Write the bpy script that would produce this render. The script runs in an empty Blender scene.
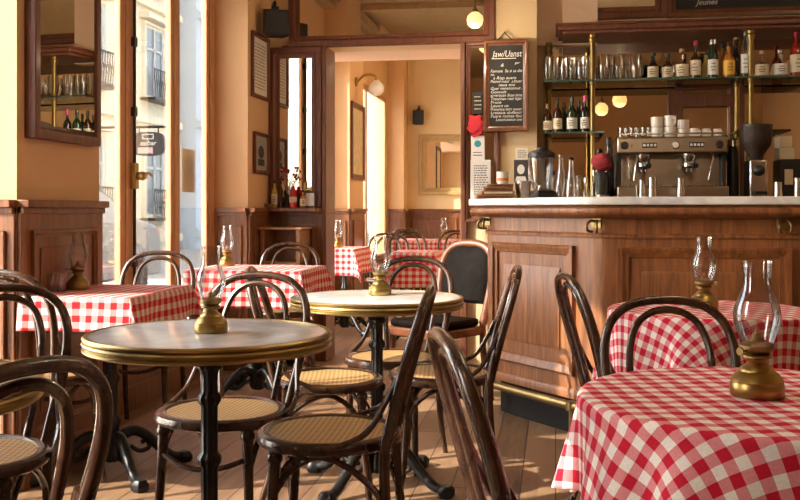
import bpy, bmesh, math, random
from mathutils import Vector, Matrix
random.seed(7)
PI = math.pi
SC = bpy.context.scene
COL = SC.collection
# ---------------------------------------------------------------- camera
F, HOR, EZ = 960.0, 210.0, 1.085
YAW = math.atan(155 / 960)
SN, CS = math.sin(YAW), math.cos(YAW)


def world(lat, d):
    return (lat * CS - d * SN, lat * SN + d * CS)


def at(px, d):
    return world((px - 400) / F * d, d)


def onY(px, Y):
    k = (px - 400) / F
    d = Y / (CS + k * SN)
    return d * (-SN + k * CS), d


def onX(px, X):
    k = (px - 400) / F
    d = X / (-SN + k * CS)
    return d * (CS + k * SN), d


def zat(py, d):
    return EZ - (py - HOR) * d / F


# ---------------------------------------------------------------- materials
MATS = {}


def nt(name):
    m = bpy.data.materials.new(name)
    m.use_nodes = True
    n = m.node_tree
    b = n.nodes['Principled BSDF']
    MATS[name] = m
    return m, n, b


def N(n, t, **kw):
    x = n.nodes.new(t)
    for k, v in kw.items():
        if k in x.inputs:
            x.inputs[k].default_value = v
        else:
            setattr(x, k, v)
    return x


def L(n, a, b):
    n.links.new(a, b)


def plain(name, col, rough=0.5, metal=0.0, spec=0.5, noise=0.0, nscale=30, bump=0.0, coat=0.0, sheen=0.0):
    m, n, b = nt(name)
    b.inputs['Base Color'].default_value = (*col, 1)
    b.inputs['Roughness'].default_value = rough
    b.inputs['Metallic'].default_value = metal
    b.inputs['Specular IOR Level'].default_value = spec
    b.inputs['Coat Weight'].default_value = coat
    b.inputs['Coat Roughness'].default_value = 0.12
    if noise or bump:
        tc = N(n, 'ShaderNodeTexCoord')
        no = N(n, 'ShaderNodeTexNoise', Scale=nscale, Detail=5.0)
        L(n, tc.outputs['Object'], no.inputs['Vector'])
        if noise:
            mx = N(n, 'ShaderNodeMix', data_type='RGBA')
            mx.inputs['A'].default_value = (*[c * (1 - noise) for c in col], 1)
            mx.inputs['B'].default_value = (*[min(1, c * (1 + noise)) for c in col], 1)
            L(n, no.outputs['Fac'], mx.inputs['Factor'])
            L(n, mx.outputs['Result'], b.inputs['Base Color'])
        if bump:
            bp = N(n, 'ShaderNodeBump', Strength=bump, Distance=0.01)
            L(n, no.outputs['Fac'], bp.inputs['Height'])
            L(n, bp.outputs['Normal'], b.inputs['Normal'])
    return m


def wood(name, dark, light, scale=(14, 14, 1.2), rough=0.35, coat=0.25, detail=6.0, coatr=0.15):
    m, n, b = nt(name)
    tc = N(n, 'ShaderNodeTexCoord')
    mp = N(n, 'ShaderNodeMapping')
    mp.inputs['Scale'].default_value = scale
    no = N(n, 'ShaderNodeTexNoise', Scale=2.2, Detail=detail, Distortion=1.2)
    no2 = N(n, 'ShaderNodeTexNoise', Scale=9.0, Detail=3.0)
    L(n, tc.outputs['Object'], mp.inputs['Vector'])
    L(n, mp.outputs['Vector'], no.inputs['Vector'])
    L(n, mp.outputs['Vector'], no2.inputs['Vector'])
    ad = N(n, 'ShaderNodeMath', operation='ADD')
    mu = N(n, 'ShaderNodeMath', operation='MULTIPLY')
    mu.inputs[1].default_value = 0.45
    L(n, no2.outputs['Fac'], mu.inputs[0])
    L(n, no.outputs['Fac'], ad.inputs[0])
    L(n, mu.outputs[0], ad.inputs[1])
    cr = N(n, 'ShaderNodeValToRGB')
    cr.color_ramp.elements[0].position = 0.45
    cr.color_ramp.elements[0].color = (*dark, 1)
    cr.color_ramp.elements[1].position = 0.95
    cr.color_ramp.elements[1].color = (*light, 1)
    L(n, ad.outputs[0], cr.inputs['Fac'])
    L(n, cr.outputs['Color'], b.inputs['Base Color'])
    b.inputs['Roughness'].default_value = rough
    b.inputs['Coat Weight'].default_value = coat
    b.inputs['Coat Roughness'].default_value = coatr
    bp = N(n, 'ShaderNodeBump', Strength=0.12, Distance=0.003)
    L(n, ad.outputs[0], bp.inputs['Height'])
    L(n, bp.outputs['Normal'], b.inputs['Normal'])
    return m


def thin_glass(name, tint=(1, 1, 1), refl=1.0, rough=0.0, ior=1.5, base=0.0):
    m, n, b = nt(name)
    n.nodes.remove(b)
    out = n.nodes['Material Output']
    tr = N(n, 'ShaderNodeBsdfTransparent')
    tr.inputs['Color'].default_value = (*tint, 1)
    gl = N(n, 'ShaderNodeBsdfGlossy')
    gl.inputs['Roughness'].default_value = rough
    fr = N(n, 'ShaderNodeFresnel', IOR=ior)
    mu = N(n, 'ShaderNodeMath', operation='MULTIPLY_ADD')
    mu.inputs[1].default_value = refl
    mu.inputs[2].default_value = base
    L(n, fr.outputs[0], mu.inputs[0])
    mx = N(n, 'ShaderNodeMixShader')
    L(n, mu.outputs[0], mx.inputs[0])
    L(n, tr.outputs[0], mx.inputs[1])
    L(n, gl.outputs[0], mx.inputs[2])
    L(n, mx.outputs[0], out.inputs['Surface'])
    return m


def emit(name, col, s):
    m, n, b = nt(name)
    b.inputs['Base Color'].default_value = (*col, 1)
    b.inputs['Emission Color'].default_value = (*col, 1)
    b.inputs['Emission Strength'].default_value = s
    return m


def gingham(name, red, pale, period):
    m, n, b = nt(name)
    uv = N(n, 'ShaderNodeUVMap')
    sp = N(n, 'ShaderNodeSeparateXYZ')
    nz = N(n, 'ShaderNodeTexNoise', Scale=9.0, Detail=1.0)
    L(n, uv.outputs[0], sp.inputs[0])
    L(n, uv.outputs[0], nz.inputs['Vector'])
    outs = []
    for ax in ('X', 'Y'):
        a = N(n, 'ShaderNodeMath', operation='MULTIPLY_ADD')
        a.inputs[1].default_value = 1 / period
        L(n, sp.outputs[ax], a.inputs[0])
        w = N(n, 'ShaderNodeMath', operation='MULTIPLY')
        w.inputs[1].default_value = 0.12
        L(n, nz.outputs['Fac'], w.inputs[0])
        L(n, w.outputs[0], a.inputs[2])
        f = N(n, 'ShaderNodeMath', operation='FRACT')
        L(n, a.outputs[0], f.inputs[0])
        g = N(n, 'ShaderNodeMath', operation='LESS_THAN')
        g.inputs[1].default_value = 0.5
        L(n, f.outputs[0], g.inputs[0])
        outs.append(g)
    ad = N(n, 'ShaderNodeMath', operation='ADD')
    L(n, outs[0].outputs[0], ad.inputs[0])
    L(n, outs[1].outputs[0], ad.inputs[1])
    hf = N(n, 'ShaderNodeMath', operation='MULTIPLY')
    hf.inputs[1].default_value = 0.5
    L(n, ad.outputs[0], hf.inputs[0])
    cr = N(n, 'ShaderNodeValToRGB')
    e = cr.color_ramp.elements
    e[0].color = (*pale, 1)
    e[1].color = (*red, 1)
    mid = cr.color_ramp.elements.new(0.5)
    mid.color = (pale[0] * .55 + red[0] * .45, pale[1] * .32 + red[1] * .68, pale[2] * .34 + red[2] * .66, 1)
    L(n, hf.outputs[0], cr.inputs['Fac'])
    wv = N(n, 'ShaderNodeTexNoise', Scale=220.0, Detail=1.0)
    L(n, uv.outputs[0], wv.inputs['Vector'])
    hs = N(n, 'ShaderNodeHueSaturation')
    mr = N(n, 'ShaderNodeMapRange')
    mr.inputs['To Min'].default_value = 0.82
    mr.inputs['To Max'].default_value = 1.15
    L(n, wv.outputs['Fac'], mr.inputs['Value'])
    L(n, mr.outputs[0], hs.inputs['Value'])
    L(n, cr.outputs['Color'], hs.inputs['Color'])
    L(n, hs.outputs[0], b.inputs['Base Color'])
    b.inputs['Roughness'].default_value = 0.85
    b.inputs['Specular IOR Level'].default_value = 0.15
    bp = N(n, 'ShaderNodeBump', Strength=0.15, Distance=0.002)
    L(n, wv.outputs['Fac'], bp.inputs['Height'])
    L(n, bp.outputs['Normal'], b.inputs['Normal'])
    return m


def cane(name, light, dark, period):
    m, n, b = nt(name)
    tc = N(n, 'ShaderNodeTexCoord')
    sp = N(n, 'ShaderNodeSeparateXYZ')
    L(n, tc.outputs['Object'], sp.inputs[0])
    lt = []
    for ax in ('X', 'Y'):
        a = N(n, 'ShaderNodeMath', operation='MULTIPLY')
        a.inputs[1].default_value = 1 / period
        L(n, sp.outputs[ax], a.inputs[0])
        f = N(n, 'ShaderNodeMath', operation='FRACT')
        L(n, a.outputs[0], f.inputs[0])
        g = N(n, 'ShaderNodeMath', operation='GREATER_THAN')
        g.inputs[1].default_value = 0.55
        L(n, f.outputs[0], g.inputs[0])
        lt.append(g)
    mul = N(n, 'ShaderNodeMath', operation='MULTIPLY')
    L(n, lt[0].outputs[0], mul.inputs[0])
    L(n, lt[1].outputs[0], mul.inputs[1])
    mx = N(n, 'ShaderNodeMix', data_type='RGBA')
    mx.inputs['A'].default_value = (*light, 1)
    mx.inputs['B'].default_value = (*dark, 1)
    L(n, mul.outputs[0], mx.inputs['Factor'])
    L(n, mx.outputs['Result'], b.inputs['Base Color'])
    b.inputs['Roughness'].default_value = 0.45
    bp = N(n, 'ShaderNodeBump', Strength=0.5, Distance=0.002, invert=True)
    L(n, mul.outputs[0], bp.inputs['Height'])
    L(n, bp.outputs['Normal'], b.inputs['Normal'])
    return m


def planks(name):
    m, n, b = nt(name)
    tc = N(n, 'ShaderNodeTexCoord')
    sp = N(n, 'ShaderNodeSeparateXYZ')
    L(n, tc.outputs['Object'], sp.inputs[0])

    def math_(op, a, bb=None, c=None):
        x = N(n, 'ShaderNodeMath', operation=op)
        for i, v in enumerate((a, bb, c)):
            if v is None:
                continue
            if isinstance(v, (int, float)):
                x.inputs[i].default_value = v
            else:
                L(n, v, x.inputs[i])
        return x.outputs[0]
    u = math_('MULTIPLY', sp.outputs['X'], 1 / 0.135)
    idx = math_('FLOOR', u)
    fx = math_('FRACT', u)
    wn = N(n, 'ShaderNodeTexWhiteNoise', noise_dimensions='1D')
    L(n, idx, wn.inputs['W'])
    v = math_('MULTIPLY_ADD', sp.outputs['Y'], 1 / 1.9, wn.outputs['Value'])
    fy = math_('FRACT', v)
    iy = math_('FLOOR', v)
    w2 = N(n, 'ShaderNodeTexWhiteNoise', noise_dimensions='2D')
    cb = N(n, 'ShaderNodeCombineXYZ')
    L(n, idx, cb.inputs[0])
    L(n, iy, cb.inputs[1])
    L(n, cb.outputs[0], w2.inputs['Vector'])
    mp = N(n, 'ShaderNodeMapping')
    mp.inputs['Scale'].default_value = (18, 1.6, 1)
    ofs = N(n, 'ShaderNodeVectorMath', operation='ADD')
    L(n, tc.outputs['Object'], ofs.inputs[0])
    L(n, w2.outputs['Color'], ofs.inputs[1])
    L(n, ofs.outputs[0], mp.inputs['Vector'])
    no = N(n, 'ShaderNodeTexNoise', Scale=2.0, Detail=8.0, Distortion=0.8)
    L(n, mp.outputs['Vector'], no.inputs['Vector'])
    big = N(n, 'ShaderNodeTexNoise', Scale=2.3, Detail=3.0)
    L(n, tc.outputs['Object'], big.inputs['Vector'])
    s = math_('MULTIPLY_ADD', w2.outputs['Value'], 0.35, no.outputs['Fac'])
    s = math_('MULTIPLY_ADD', big.outputs['Fac'], 0.45, s)
    cr = N(n, 'ShaderNodeValToRGB')
    e = cr.color_ramp.elements
    e[0].position, e[0].color = 0.45, (0.085, 0.042, 0.021, 1)
    e[1].position, e[1].color = 1.15, (0.32, 0.19, 0.105, 1)
    L(n, s, cr.inputs['Fac'])
    # gaps
    g1 = math_('LESS_THAN', fx, 0.035)
    g2 = math_('LESS_THAN', fy, 0.004)
    g = math_('MAXIMUM', g1, g2)
    mx = N(n, 'ShaderNodeMix', data_type='RGBA')
    mx.inputs['B'].default_value = (0.018, 0.009, 0.005, 1)
    L(n, g, mx.inputs['Factor'])
    L(n, cr.outputs['Color'], mx.inputs['A'])
    L(n, mx.outputs['Result'], b.inputs['Base Color'])
    rg = N(n, 'ShaderNodeMapRange')
    rg.inputs['To Min'].default_value = 0.34
    rg.inputs['To Max'].default_value = 0.6
    L(n, no.outputs['Fac'], rg.inputs['Value'])
    L(n, rg.outputs[0], b.inputs['Roughness'])
    hh = math_('SUBTRACT', math_('MULTIPLY', no.outputs['Fac'], 0.25), g)
    bp = N(n, 'ShaderNodeBump', Strength=0.35, Distance=0.004)
    L(n, hh, bp.inputs['Height'])
    L(n, bp.outputs['Normal'], b.inputs['Normal'])
    return m


def marble(name):
    m, n, b = nt(name)
    tc = N(n, 'ShaderNodeTexCoord')
    no = N(n, 'ShaderNodeTexNoise', Scale=3.5, Detail=9.0, Distortion=2.2)
    L(n, tc.outputs['Object'], no.inputs['Vector'])
    cr = N(n, 'ShaderNodeValToRGB')
    e = cr.color_ramp.elements
    e[0].position, e[0].color = 0.36, (0.56, 0.56, 0.57, 1)
    e[1].position, e[1].color = 0.62, (0.80, 0.785, 0.76, 1)
    L(n, no.outputs['Fac'], cr.inputs['Fac'])
    L(n, cr.outputs['Color'], b.inputs['Base Color'])
    b.inputs['Roughness'].default_value = 0.16
    return m


planks('floor_planks')
marble('marble')
wood('bar_wood', (0.115, 0.036, 0.010), (0.33, 0.122, 0.036), rough=0.5, coat=0.10, coatr=.25)
wood('dado_wood', (0.11, 0.036, 0.012), (0.26, 0.092, 0.030), rough=0.42, coat=0.2, coatr=.1)
wood('frame_wood', (0.085, 0.026, 0.012), (0.19, 0.062, 0.027), rough=0.5, coat=0.1)
wood('window_wood', (0.42, 0.20, 0.085), (0.62, 0.33, 0.16), rough=0.5, coat=0.1)
wood('chair_wood', (0.018, 0.008, 0.0048), (0.078, 0.033, 0.017), scale=(9, 9, 5), rough=0.27, coat=0.3, coatr=.06)
wood('red_chair_wood', (0.09, 0.027, 0.010), (0.20, 0.066, 0.024), scale=(9, 9, 5), rough=0.35, coat=0.4)
wood('box_wood', (0.19, 0.08, 0.032), (0.40, 0.19, 0.08), scale=(8, 8, 8), rough=0.5, coat=0.1)
plain('cream_plaster', (0.73, 0.55, 0.32), 0.8, noise=0.05, nscale=3, bump=0.05)
plain('tan_plaster', (0.68, 0.43, 0.225), 0.75, noise=0.07, nscale=3, bump=0.05)
plain('gilt', (0.42, 0.27, 0.10), 0.45, noise=.25, nscale=25)
plain('dark_glass_edge', (0.05, 0.09, 0.07), .15)
plain('pink_plaster', (0.83, 0.62, 0.47), 0.8, noise=0.03, nscale=4)
plain('ceiling_tin', (0.50, 0.36, 0.19), 0.6, noise=0.25, nscale=16, bump=0.5)
plain('brass', (0.36, 0.25, 0.085), 0.34, 1.0, noise=0.25, nscale=22)
plain('dull_brass', (0.30, 0.21, 0.085), 0.42, 1.0, noise=0.2, nscale=12)
plain('rim_brass', (0.38, 0.28, 0.12), 0.36, 1.0, noise=0.3, nscale=9)
plain('cast_iron', (0.022, 0.021, 0.021), 0.38, 0.55, noise=0.4, nscale=40, bump=0.12)
plain('steel', (0.55, 0.52, 0.48), 0.24, 1.0, noise=0.08, nscale=12)
plain('machine_steel', (0.33, 0.265, 0.20), 0.32, 1.0, noise=0.12, nscale=6)
plain('ceramic', (0.78, 0.74, 0.68), 0.25, coat=0.3)
plain('black_plastic', (0.016, 0.015, 0.015), 0.4)
plain('black_leather', (0.008, 0.0055, 0.0045), 0.6, spec=.04, noise=0.9, nscale=26, bump=0.25)
plain('chalk_black', (0.022, 0.021, 0.02), 0.75, noise=0.3, nscale=8)
plain('chalk_white', (0.75, 0.73, 0.68), 0.9)
plain('paper', (0.80, 0.74, 0.62), 0.8, noise=0.05, nscale=20)
plain('old_print', (0.55, 0.44, 0.27), 0.6, noise=0.45, nscale=14)
plain('grey_print', (0.34, 0.31, 0.27), 0.6, noise=0.6, nscale=18)
plain('ink', (0.06, 0.05, 0.05), 0.8)
plain('red_wax', (0.55, 0.02, 0.02), 0.35, coat=0.3)
plain('red_cloth', (0.30, 0.02, 0.03), 0.8, noise=0.7, nscale=60)
plain('teal', (0.03, 0.28, 0.35), 0.6)
plain('label_cream', (0.74, 0.66, 0.50), 0.6, noise=0.12, nscale=60)
plain('label_yellow', (0.75, 0.45, 0.05), 0.6, noise=0.2, nscale=40)
plain('label_purple', (0.16, 0.04, 0.16), 0.5)
plain('label_white', (0.80, 0.78, 0.74), 0.6)
plain('wine_glass_green', (0.012, 0.035, 0.014), 0.08, coat=0.4)
plain('wine_glass_brown', (0.045, 0.014, 0.006), 0.08, coat=0.4)
plain('amber_liquor', (0.42, 0.15, 0.025), 0.08, coat=0.4)
plain('dark_bottle', (0.015, 0.012, 0.012), 0.10, coat=0.4)
plain('yellow_liquor', (0.55, 0.42, 0.08), 0.10, coat=0.4)
plain('red_liquor', (0.30, 0.02, 0.015), 0.1, coat=0.4)
plain('foil_red', (0.40, 0.02, 0.06), 0.35, 0.4)
plain('foil_pink', (0.65, 0.05, 0.20), 0.35, 0.2)
plain('cork', (0.42, 0.27, 0.13), 0.8)
plain('coffee_beans', (0.03, 0.014, 0.008), 0.5, noise=0.6, nscale=90, bump=0.6)
plain('stone_facade', (0.80, 0.70, 0.52), 0.9, noise=0.06, nscale=0.7)
plain('grey_facade', (0.50, 0.58, 0.64), 0.9, noise=0.10, nscale=0.9)
plain('asphalt', (0.34, 0.32, 0.30), 0.9, noise=0.15, nscale=3)
plain('pavement', (0.55, 0.50, 0.44), 0.9, noise=0.1, nscale=3)
plain('window_dark', (0.20, 0.22, 0.23), 0.15)
plain('shutter_grey', (0.58, 0.58, 0.55), 0.6)
plain('car_paint', (0.07, 0.065, 0.065), 0.35, coat=.4)
plain('rose_red', (0.62, 0.025, 0.045), .6)
plain('tail_red', (0.45, 0.03, 0.03), 0.3)
plain('kick_grey', (0.03, 0.027, 0.025), 0.8, spec=.15)
plain('sign_pink', (.7, .45, .40), .7)
plain('rubber', (0.02, 0.02, 0.02), 0.8)
plain('white_paint', (0.78, 0.72, 0.62), 0.5)
plain('wick', (0.7, 0.25, 0.08), 0.8)
gingham('gingham', (0.52, 0.012, 0.035), (0.80, 0.74, 0.69), 0.044)
gingham('gingham_wall', (0.62, 0.016, 0.026), (0.80, 0.74, 0.66), 0.050)
cane('cane', (0.56, 0.35, 0.14), (0.10, 0.045, 0.016), 0.0165)
thin_glass('lamp_glass', (0.91, 0.90, 0.885), .8, 0.03, 1.5, 0.075)
thin_glass('clear_glass', (0.95, 0.95, 0.94), .4, 0.06, 1.5, 0.055)
thin_glass('shelf_glass', (0.62, 0.78, 0.70), 1.0, 0.02)
thin_glass('pane_glass', (0.97, 0.98, 0.98), 0.8, 0.0)
m_, n_, b_ = nt('mirror')
b_.inputs['Base Color'].default_value = (0.80, 0.77, 0.70, 1)
b_.inputs['Metallic'].default_value = 1
b_.inputs['Roughness'].default_value = 0.0
m_, n_, b_ = nt('bar_mirror')
b_.inputs['Base Color'].default_value = (0.80, 0.73, 0.60, 1)
b_.inputs['Metallic'].default_value = 1
b_.inputs['Roughness'].default_value = 0.0
emit('globe_lit', (1.0, 0.62, 0.26), .75)


# ---------------------------------------------------------------- mesh helper
def wl(o):
    v = Vector((0, 0, 0))
    while o is not None:
        v += o.location
        o = o.parent
    return v


class MB:
    def __init__(self):
        self.v, self.f, self.uv = [], [], None

    def add(self, vs, fs):
        k = len(self.v)
        self.v += [tuple(p) for p in vs]
        self.f += [tuple(i + k for i in q) for q in fs]
        return self

    def box(self, x0, x1, y0, y1, z0, z1):
        vs = [(x, y, z) for z in (z0, z1) for y in (y0, y1) for x in (x0, x1)]
        return self.add(vs, [(0, 2, 3, 1), (4, 5, 7, 6), (0, 1, 5, 4), (2, 6, 7, 3), (0, 4, 6, 2), (1, 3, 7, 5)])

    def cbox(self, c, s, rz=0.0, rx=0.0, ry=0.0):
        R = Matrix.Rotation(rz, 3, 'Z') @ Matrix.Rotation(ry, 3, 'Y') @ Matrix.Rotation(rx, 3, 'X')
        vs = [Vector(c) + R @ Vector((x * s[0] / 2, y * s[1] / 2, z * s[2] / 2)) for z in (-1, 1) for y in (-1, 1) for x in (-1, 1)]
        return self.add(vs, [(0, 2, 3, 1), (4, 5, 7, 6), (0, 1, 5, 4), (2, 6, 7, 3), (0, 4, 6, 2), (1, 3, 7, 5)])

    def tube(self, pts, r, n=10, closed=False, flat=1.0):
        pts = [Vector(p) for p in pts]
        m = len(pts)
        rs = r if isinstance(r, (list, tuple)) else [r] * m
        tans = []
        for i in range(m):
            a = pts[(i - 1) % m] if (closed or i > 0) else pts[i]
            b = pts[(i + 1) % m] if (closed or i < m - 1) else pts[i]
            tans.append((b - a).normalized())
        t = tans[0]
        up = Vector((0, 0, 1)) if abs(t.z) < 0.9 else Vector((1, 0, 0))
        nrm = (up - t * up.dot(t)).normalized()
        vs, fs = [], []
        for i in range(m):
            t = tans[i]
            nrm = (nrm - t * nrm.dot(t)).normalized()
            bi = t.cross(nrm)
            for k in range(n):
                a = 2 * PI * k / n
                vs.append(pts[i] + nrm * (math.cos(a) * rs[i]) + bi * (math.sin(a) * rs[i] * flat))
        for i in range(m if closed else m - 1):
            j = (i + 1) % m
            for k in range(n):
                k2 = (k + 1) % n
                fs.append((i * n + k, i * n + k2, j * n + k2, j * n + k))
        if not closed:
            fs.append(tuple(range(n - 1, -1, -1)))
            fs.append(tuple((m - 1) * n + k for k in range(n)))
        return self.add(vs, fs)

    def lathe(self, prof, n=28, c=(0, 0, 0), flute=0, famp=0.0, axis='Z', ang=None):
        vs, fs, rings = [], [], []
        for r, z in prof:
            if r < 1e-6:
                rings.append([len(vs)])
                vs.append((0, 0, z))
            else:
                ids = []
                for k in range(n):
                    a = 2 * PI * k / n
                    rr = r * (1 + famp * math.cos(flute * a)) if flute else r
                    ids.append(len(vs))
                    vs.append((rr * math.cos(a), rr * math.sin(a), z))
                rings.append(ids)
        for A, B in zip(rings, rings[1:]):
            for k in range(n):
                k2 = (k + 1) % n
                if len(A) == 1 and len(B) == 1:
                    continue
                if len(A) == 1:
                    fs.append((A[0], B[k2], B[k]))
                elif len(B) == 1:
                    fs.append((A[k], A[k2], B[0]))
                else:
                    fs.append((A[k], A[k2], B[k2], B[k]))
        if axis == 'Y':
            vs = [(x, z, -y) for x, y, z in vs]
        elif axis == '-Y':
            vs = [(x, -z, y) for x, y, z in vs]
        elif axis == 'X':
            vs = [(z, y, -x) for x, y, z in vs]
        vs = [(x + c[0], y + c[1], z + c[2]) for x, y, z in vs]
        return self.add(vs, fs)

    def prism(self, poly, z0, z1):
        n = len(poly)
        a = sum(poly[i][0] * poly[(i + 1) % n][1] - poly[(i + 1) % n][0] * poly[i][1] for i in range(n))
        if a < 0:
            poly = poly[::-1]
        vs = [(x, y, z0) for x, y in poly] + [(x, y, z1) for x, y in poly]
        fs = [tuple(range(n - 1, -1, -1)), tuple(range(n, 2 * n))]
        fs += [(i, (i + 1) % n, n + (i + 1) % n, n + i) for i in range(n)]
        return self.add(vs, fs)

    def ring(self, o, u, w, nrm, u0, u1, w0, w1, t, dep):
        """mitred rectangular moulding: plane point o, unit axes u (across), w (up), nrm (out); width t, depth dep"""
        o, u, w, nrm = Vector(o), Vector(u), Vector(w), Vector(nrm)
        R = [[(u0, w0), (u1, w0), (u1, w1), (u0, w1)]]
        lev = [(0, 0), (0, dep), (t * 0.5, dep), (t * 0.62, dep * 0.55), (t, dep * 0.4), (t, 0)]
        vs, fs = [], []
        for ins, h in lev:
            for a, b in ((u0 + ins, w0 + ins), (u1 - ins, w0 + ins), (u1 - ins, w1 - ins), (u0 + ins, w1 - ins)):
                vs.append(o + u * a + w * b + nrm * h)
        for i in range(len(lev)):
            j = (i + 1) % len(lev)
            for k in range(4):
                k2 = (k + 1) % 4
                fs.append((i * 4 + k, i * 4 + k2, j * 4 + k2, j * 4 + k))
        return self.add(vs, fs)

    def board(self, o, u, w, nrm, u0, u1, w0, w1, dep):
        o, u, w, nrm = Vector(o), Vector(u), Vector(w), Vector(nrm)
        vs = [o + u * a + w * b + nrm * h for h in (0, dep) for a, b in ((u0, w0), (u1, w0), (u1, w1), (u0, w1))]
        return self.add(vs, [(3, 2, 1, 0), (4, 5, 6, 7), (0, 1, 5, 4), (1, 2, 6, 5), (2, 3, 7, 6), (3, 0, 4, 7)])

    def build(self, name, mat, parent=None, smooth=True, bevel=0.0, wld=False, ang=40, fix=True):
        me = bpy.data.meshes.new(name)
        vs = self.v
        if wld and parent is not None:
            w = wl(parent)
            vs = [(x - w.x, y - w.y, z - w.z) for x, y, z in vs]
        me.from_pydata(vs, [], self.f)
        if self.uv:
            ul = me.uv_layers.new(name='UVMap')
            for lp in me.loops:
                ul.data[lp.index].uv = self.uv[lp.vertex_index]
        if fix:
            bm = bmesh.new()
            bm.from_mesh(me)
            bmesh.ops.recalc_face_normals(bm, faces=bm.faces)
            bm.to_mesh(me)
            bm.free()
        if smooth:
            for p in me.polygons:
                p.use_smooth = True
            me.set_sharp_from_angle(angle=math.radians(ang))
        me.materials.append(MATS[mat])
        o = bpy.data.objects.new(name, me)
        COL.objects.link(o)
        if parent is not None:
            o.parent = parent
        if bevel:
            bv = o.modifiers.new('edge', 'BEVEL')
            bv.width = bevel
            bv.segments = 2
            bv.limit_method = 'ANGLE'
            bv.angle_limit = math.radians(40)
        return o


def spline(pts, n=6, closed=False):
    P = [Vector(p) for p in pts]
    m = len(P)
    out = []
    for i in range(m if closed else m - 1):
        p0 = P[(i - 1) % m] if (closed or i > 0) else P[i] * 2 - P[i + 1]
        p1, p2 = P[i], P[(i + 1) % m]
        p3 = P[(i + 2) % m] if (closed or i < m - 2) else p2 * 2 - p1
        for k in range(n):
            t = k / n
            out.append(0.5 * ((2 * p1) + (p2 - p0) * t + (2 * p0 - 5 * p1 + 4 * p2 - p3) * t * t + (3 * p1 - p0 - 3 * p2 + p3) * t ** 3))
    if not closed:
        out.append(P[-1])
    return out


def thing(name, label, cat, loc=(0, 0, 0), rz=0.0, group=None):
    o = bpy.data.objects.new(name, None)
    o.empty_display_size = 0.1
    COL.objects.link(o)
    o.location = loc
    o.rotation_euler = (0, 0, rz)
    o['label'] = label
    o['category'] = cat
    if group:
        o['group'] = group
    return o


def tag(o, label, cat, group=None):
    o['label'] = label
    o['category'] = cat
    if group:
        o['group'] = group
    return o


def struct(o):
    o['kind'] = 'structure'
    return o


def dup(root, loc, rz=0.0, label=None, group=None):
    r = root.copy()
    COL.objects.link(r)
    r.location = loc
    r.rotation_euler = (0, 0, rz)
    if label:
        r['label'] = label
    if group:
        r['group'] = group
    for ch in list(root.children):
        c = ch.copy()
        COL.objects.link(c)
        c.parent = r
        for g in ch.children:
            d = g.copy()
            COL.objects.link(d)
            d.parent = c
    return r


def text_mb(body, size, shear=0.0, ext=0.0004, align='LEFT'):
    cu = bpy.data.curves.new('t', 'FONT')
    cu.body = body
    cu.size = size
    cu.shear = shear
    cu.extrude = ext
    cu.align_x = align
    cu.resolution_u = 3
    o = bpy.data.objects.new('t', cu)
    COL.objects.link(o)
    dg = bpy.context.evaluated_depsgraph_get()
    me = o.evaluated_get(dg).to_mesh()
    vs = [v.co.copy() for v in me.vertices]
    fs = [tuple(p.vertices) for p in me.polygons]
    o.evaluated_get(dg).to_mesh_clear()
    bpy.data.objects.remove(o)
    bpy.data.curves.remove(cu)
    return vs, fs
PW = 7.0
# ================================================================= ROOM SHELL
XW, XP = -2.28, -2.05          # window plane, pillar face
YP, YB = 6.75, 13.4            # partition, far wall
ZC = 3.3
m = MB(); m.box(-2.6, 3.6, -2.8, 13.6, -0.12, 0.0)
struct(m.build('floor', 'floor_planks', smooth=False))
m = MB(); m.box(-2.6, 3.6, -2.8, 13.6, ZC, ZC + 0.12)
for y in (1.2, 3.3, 5.4):
    m.box(-2.28, 3.4, y - 0.05, y + 0.05, ZC - 0.07, ZC)
for i, q in enumerate((.05, .10, .16)):
    m.box(-2.28, -2.28 + .26 - q, -2.6, 6.75, ZC - q - .05, ZC - q)
    m.box(-2.28, 3.4, 6.75 - .26 + q, 6.75, ZC - q - .05, ZC - q)
struct(m.build('ceiling', 'ceiling_tin', smooth=False))
WIN = [(0.28, 0.9), (2.25, 3.40), (4.10, 6.24), (7.25, 9.42), (10.3, 12.9)]
PIL = [(0.98, 2.22, 1.105), (3.42, 4.10, 1.125), (6.24, 6.75, 1.10), (9.5, 10.2, 1.10), (13.02, 13.4, 1.10)]
ZS, ZT = 0.42, 2.62
SILL = {2.25: .08}
m = MB()
ys = [-2.8] + [v for w in WIN for v in w] + [13.6]
for a, b in zip(ys[0::2], ys[1::2]):
    m.box(-2.37, XW, a, b, 0, ZC)
for a, b in WIN:
    m.box(-2.37, XW, a, b, ZT, ZC)
    m.box(-2.37, XW - 0.01, a, b, 0, SILL.get(a, ZS))
for a, b, c in PIL:
    m.box(XW, XP, a, b, 0, ZC)
struct(m.build('wall_left', 'tan_plaster', smooth=False))
m = MB()
m.box(XW, -1.65, YP, YP + 0.23, 0, ZC)
m.box(-0.634, -0.125, YP, YP + 0.3, 0, ZC)
m.box(-1.65, -0.634, YP, YP + 0.23, 2.26, ZC)
struct(m.build('wall_partition', 'cream_plaster', smooth=False))
m = MB(); m.box(-2.28, 0.3, YP + 0.23, YP + 0.75, 2.27, ZC)
struct(m.build('trim_1', 'pink_plaster', smooth=False))
m = MB(); m.box(-2.6, 0.5, YB, YB + 0.2, 0, ZC)
struct(m.build('wall_back', 'cream_plaster', smooth=False))
m = MB(); m.box(-0.125, 3.6, 7.05, 7.25, 0, ZC); m.box(0.3, 0.5, 7.25, YB, 0, ZC)
struct(m.build('wall_bar', 'cream_plaster', smooth=False))
m = MB(); m.box(3.4, 3.6, -2.8, 7.05, 0, ZC)
struct(m.build('wall_right', 'tan_plaster', smooth=False))
m = MB(); m.box(-2.6, 3.6, -2.8, -2.6, 0, ZC)
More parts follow.
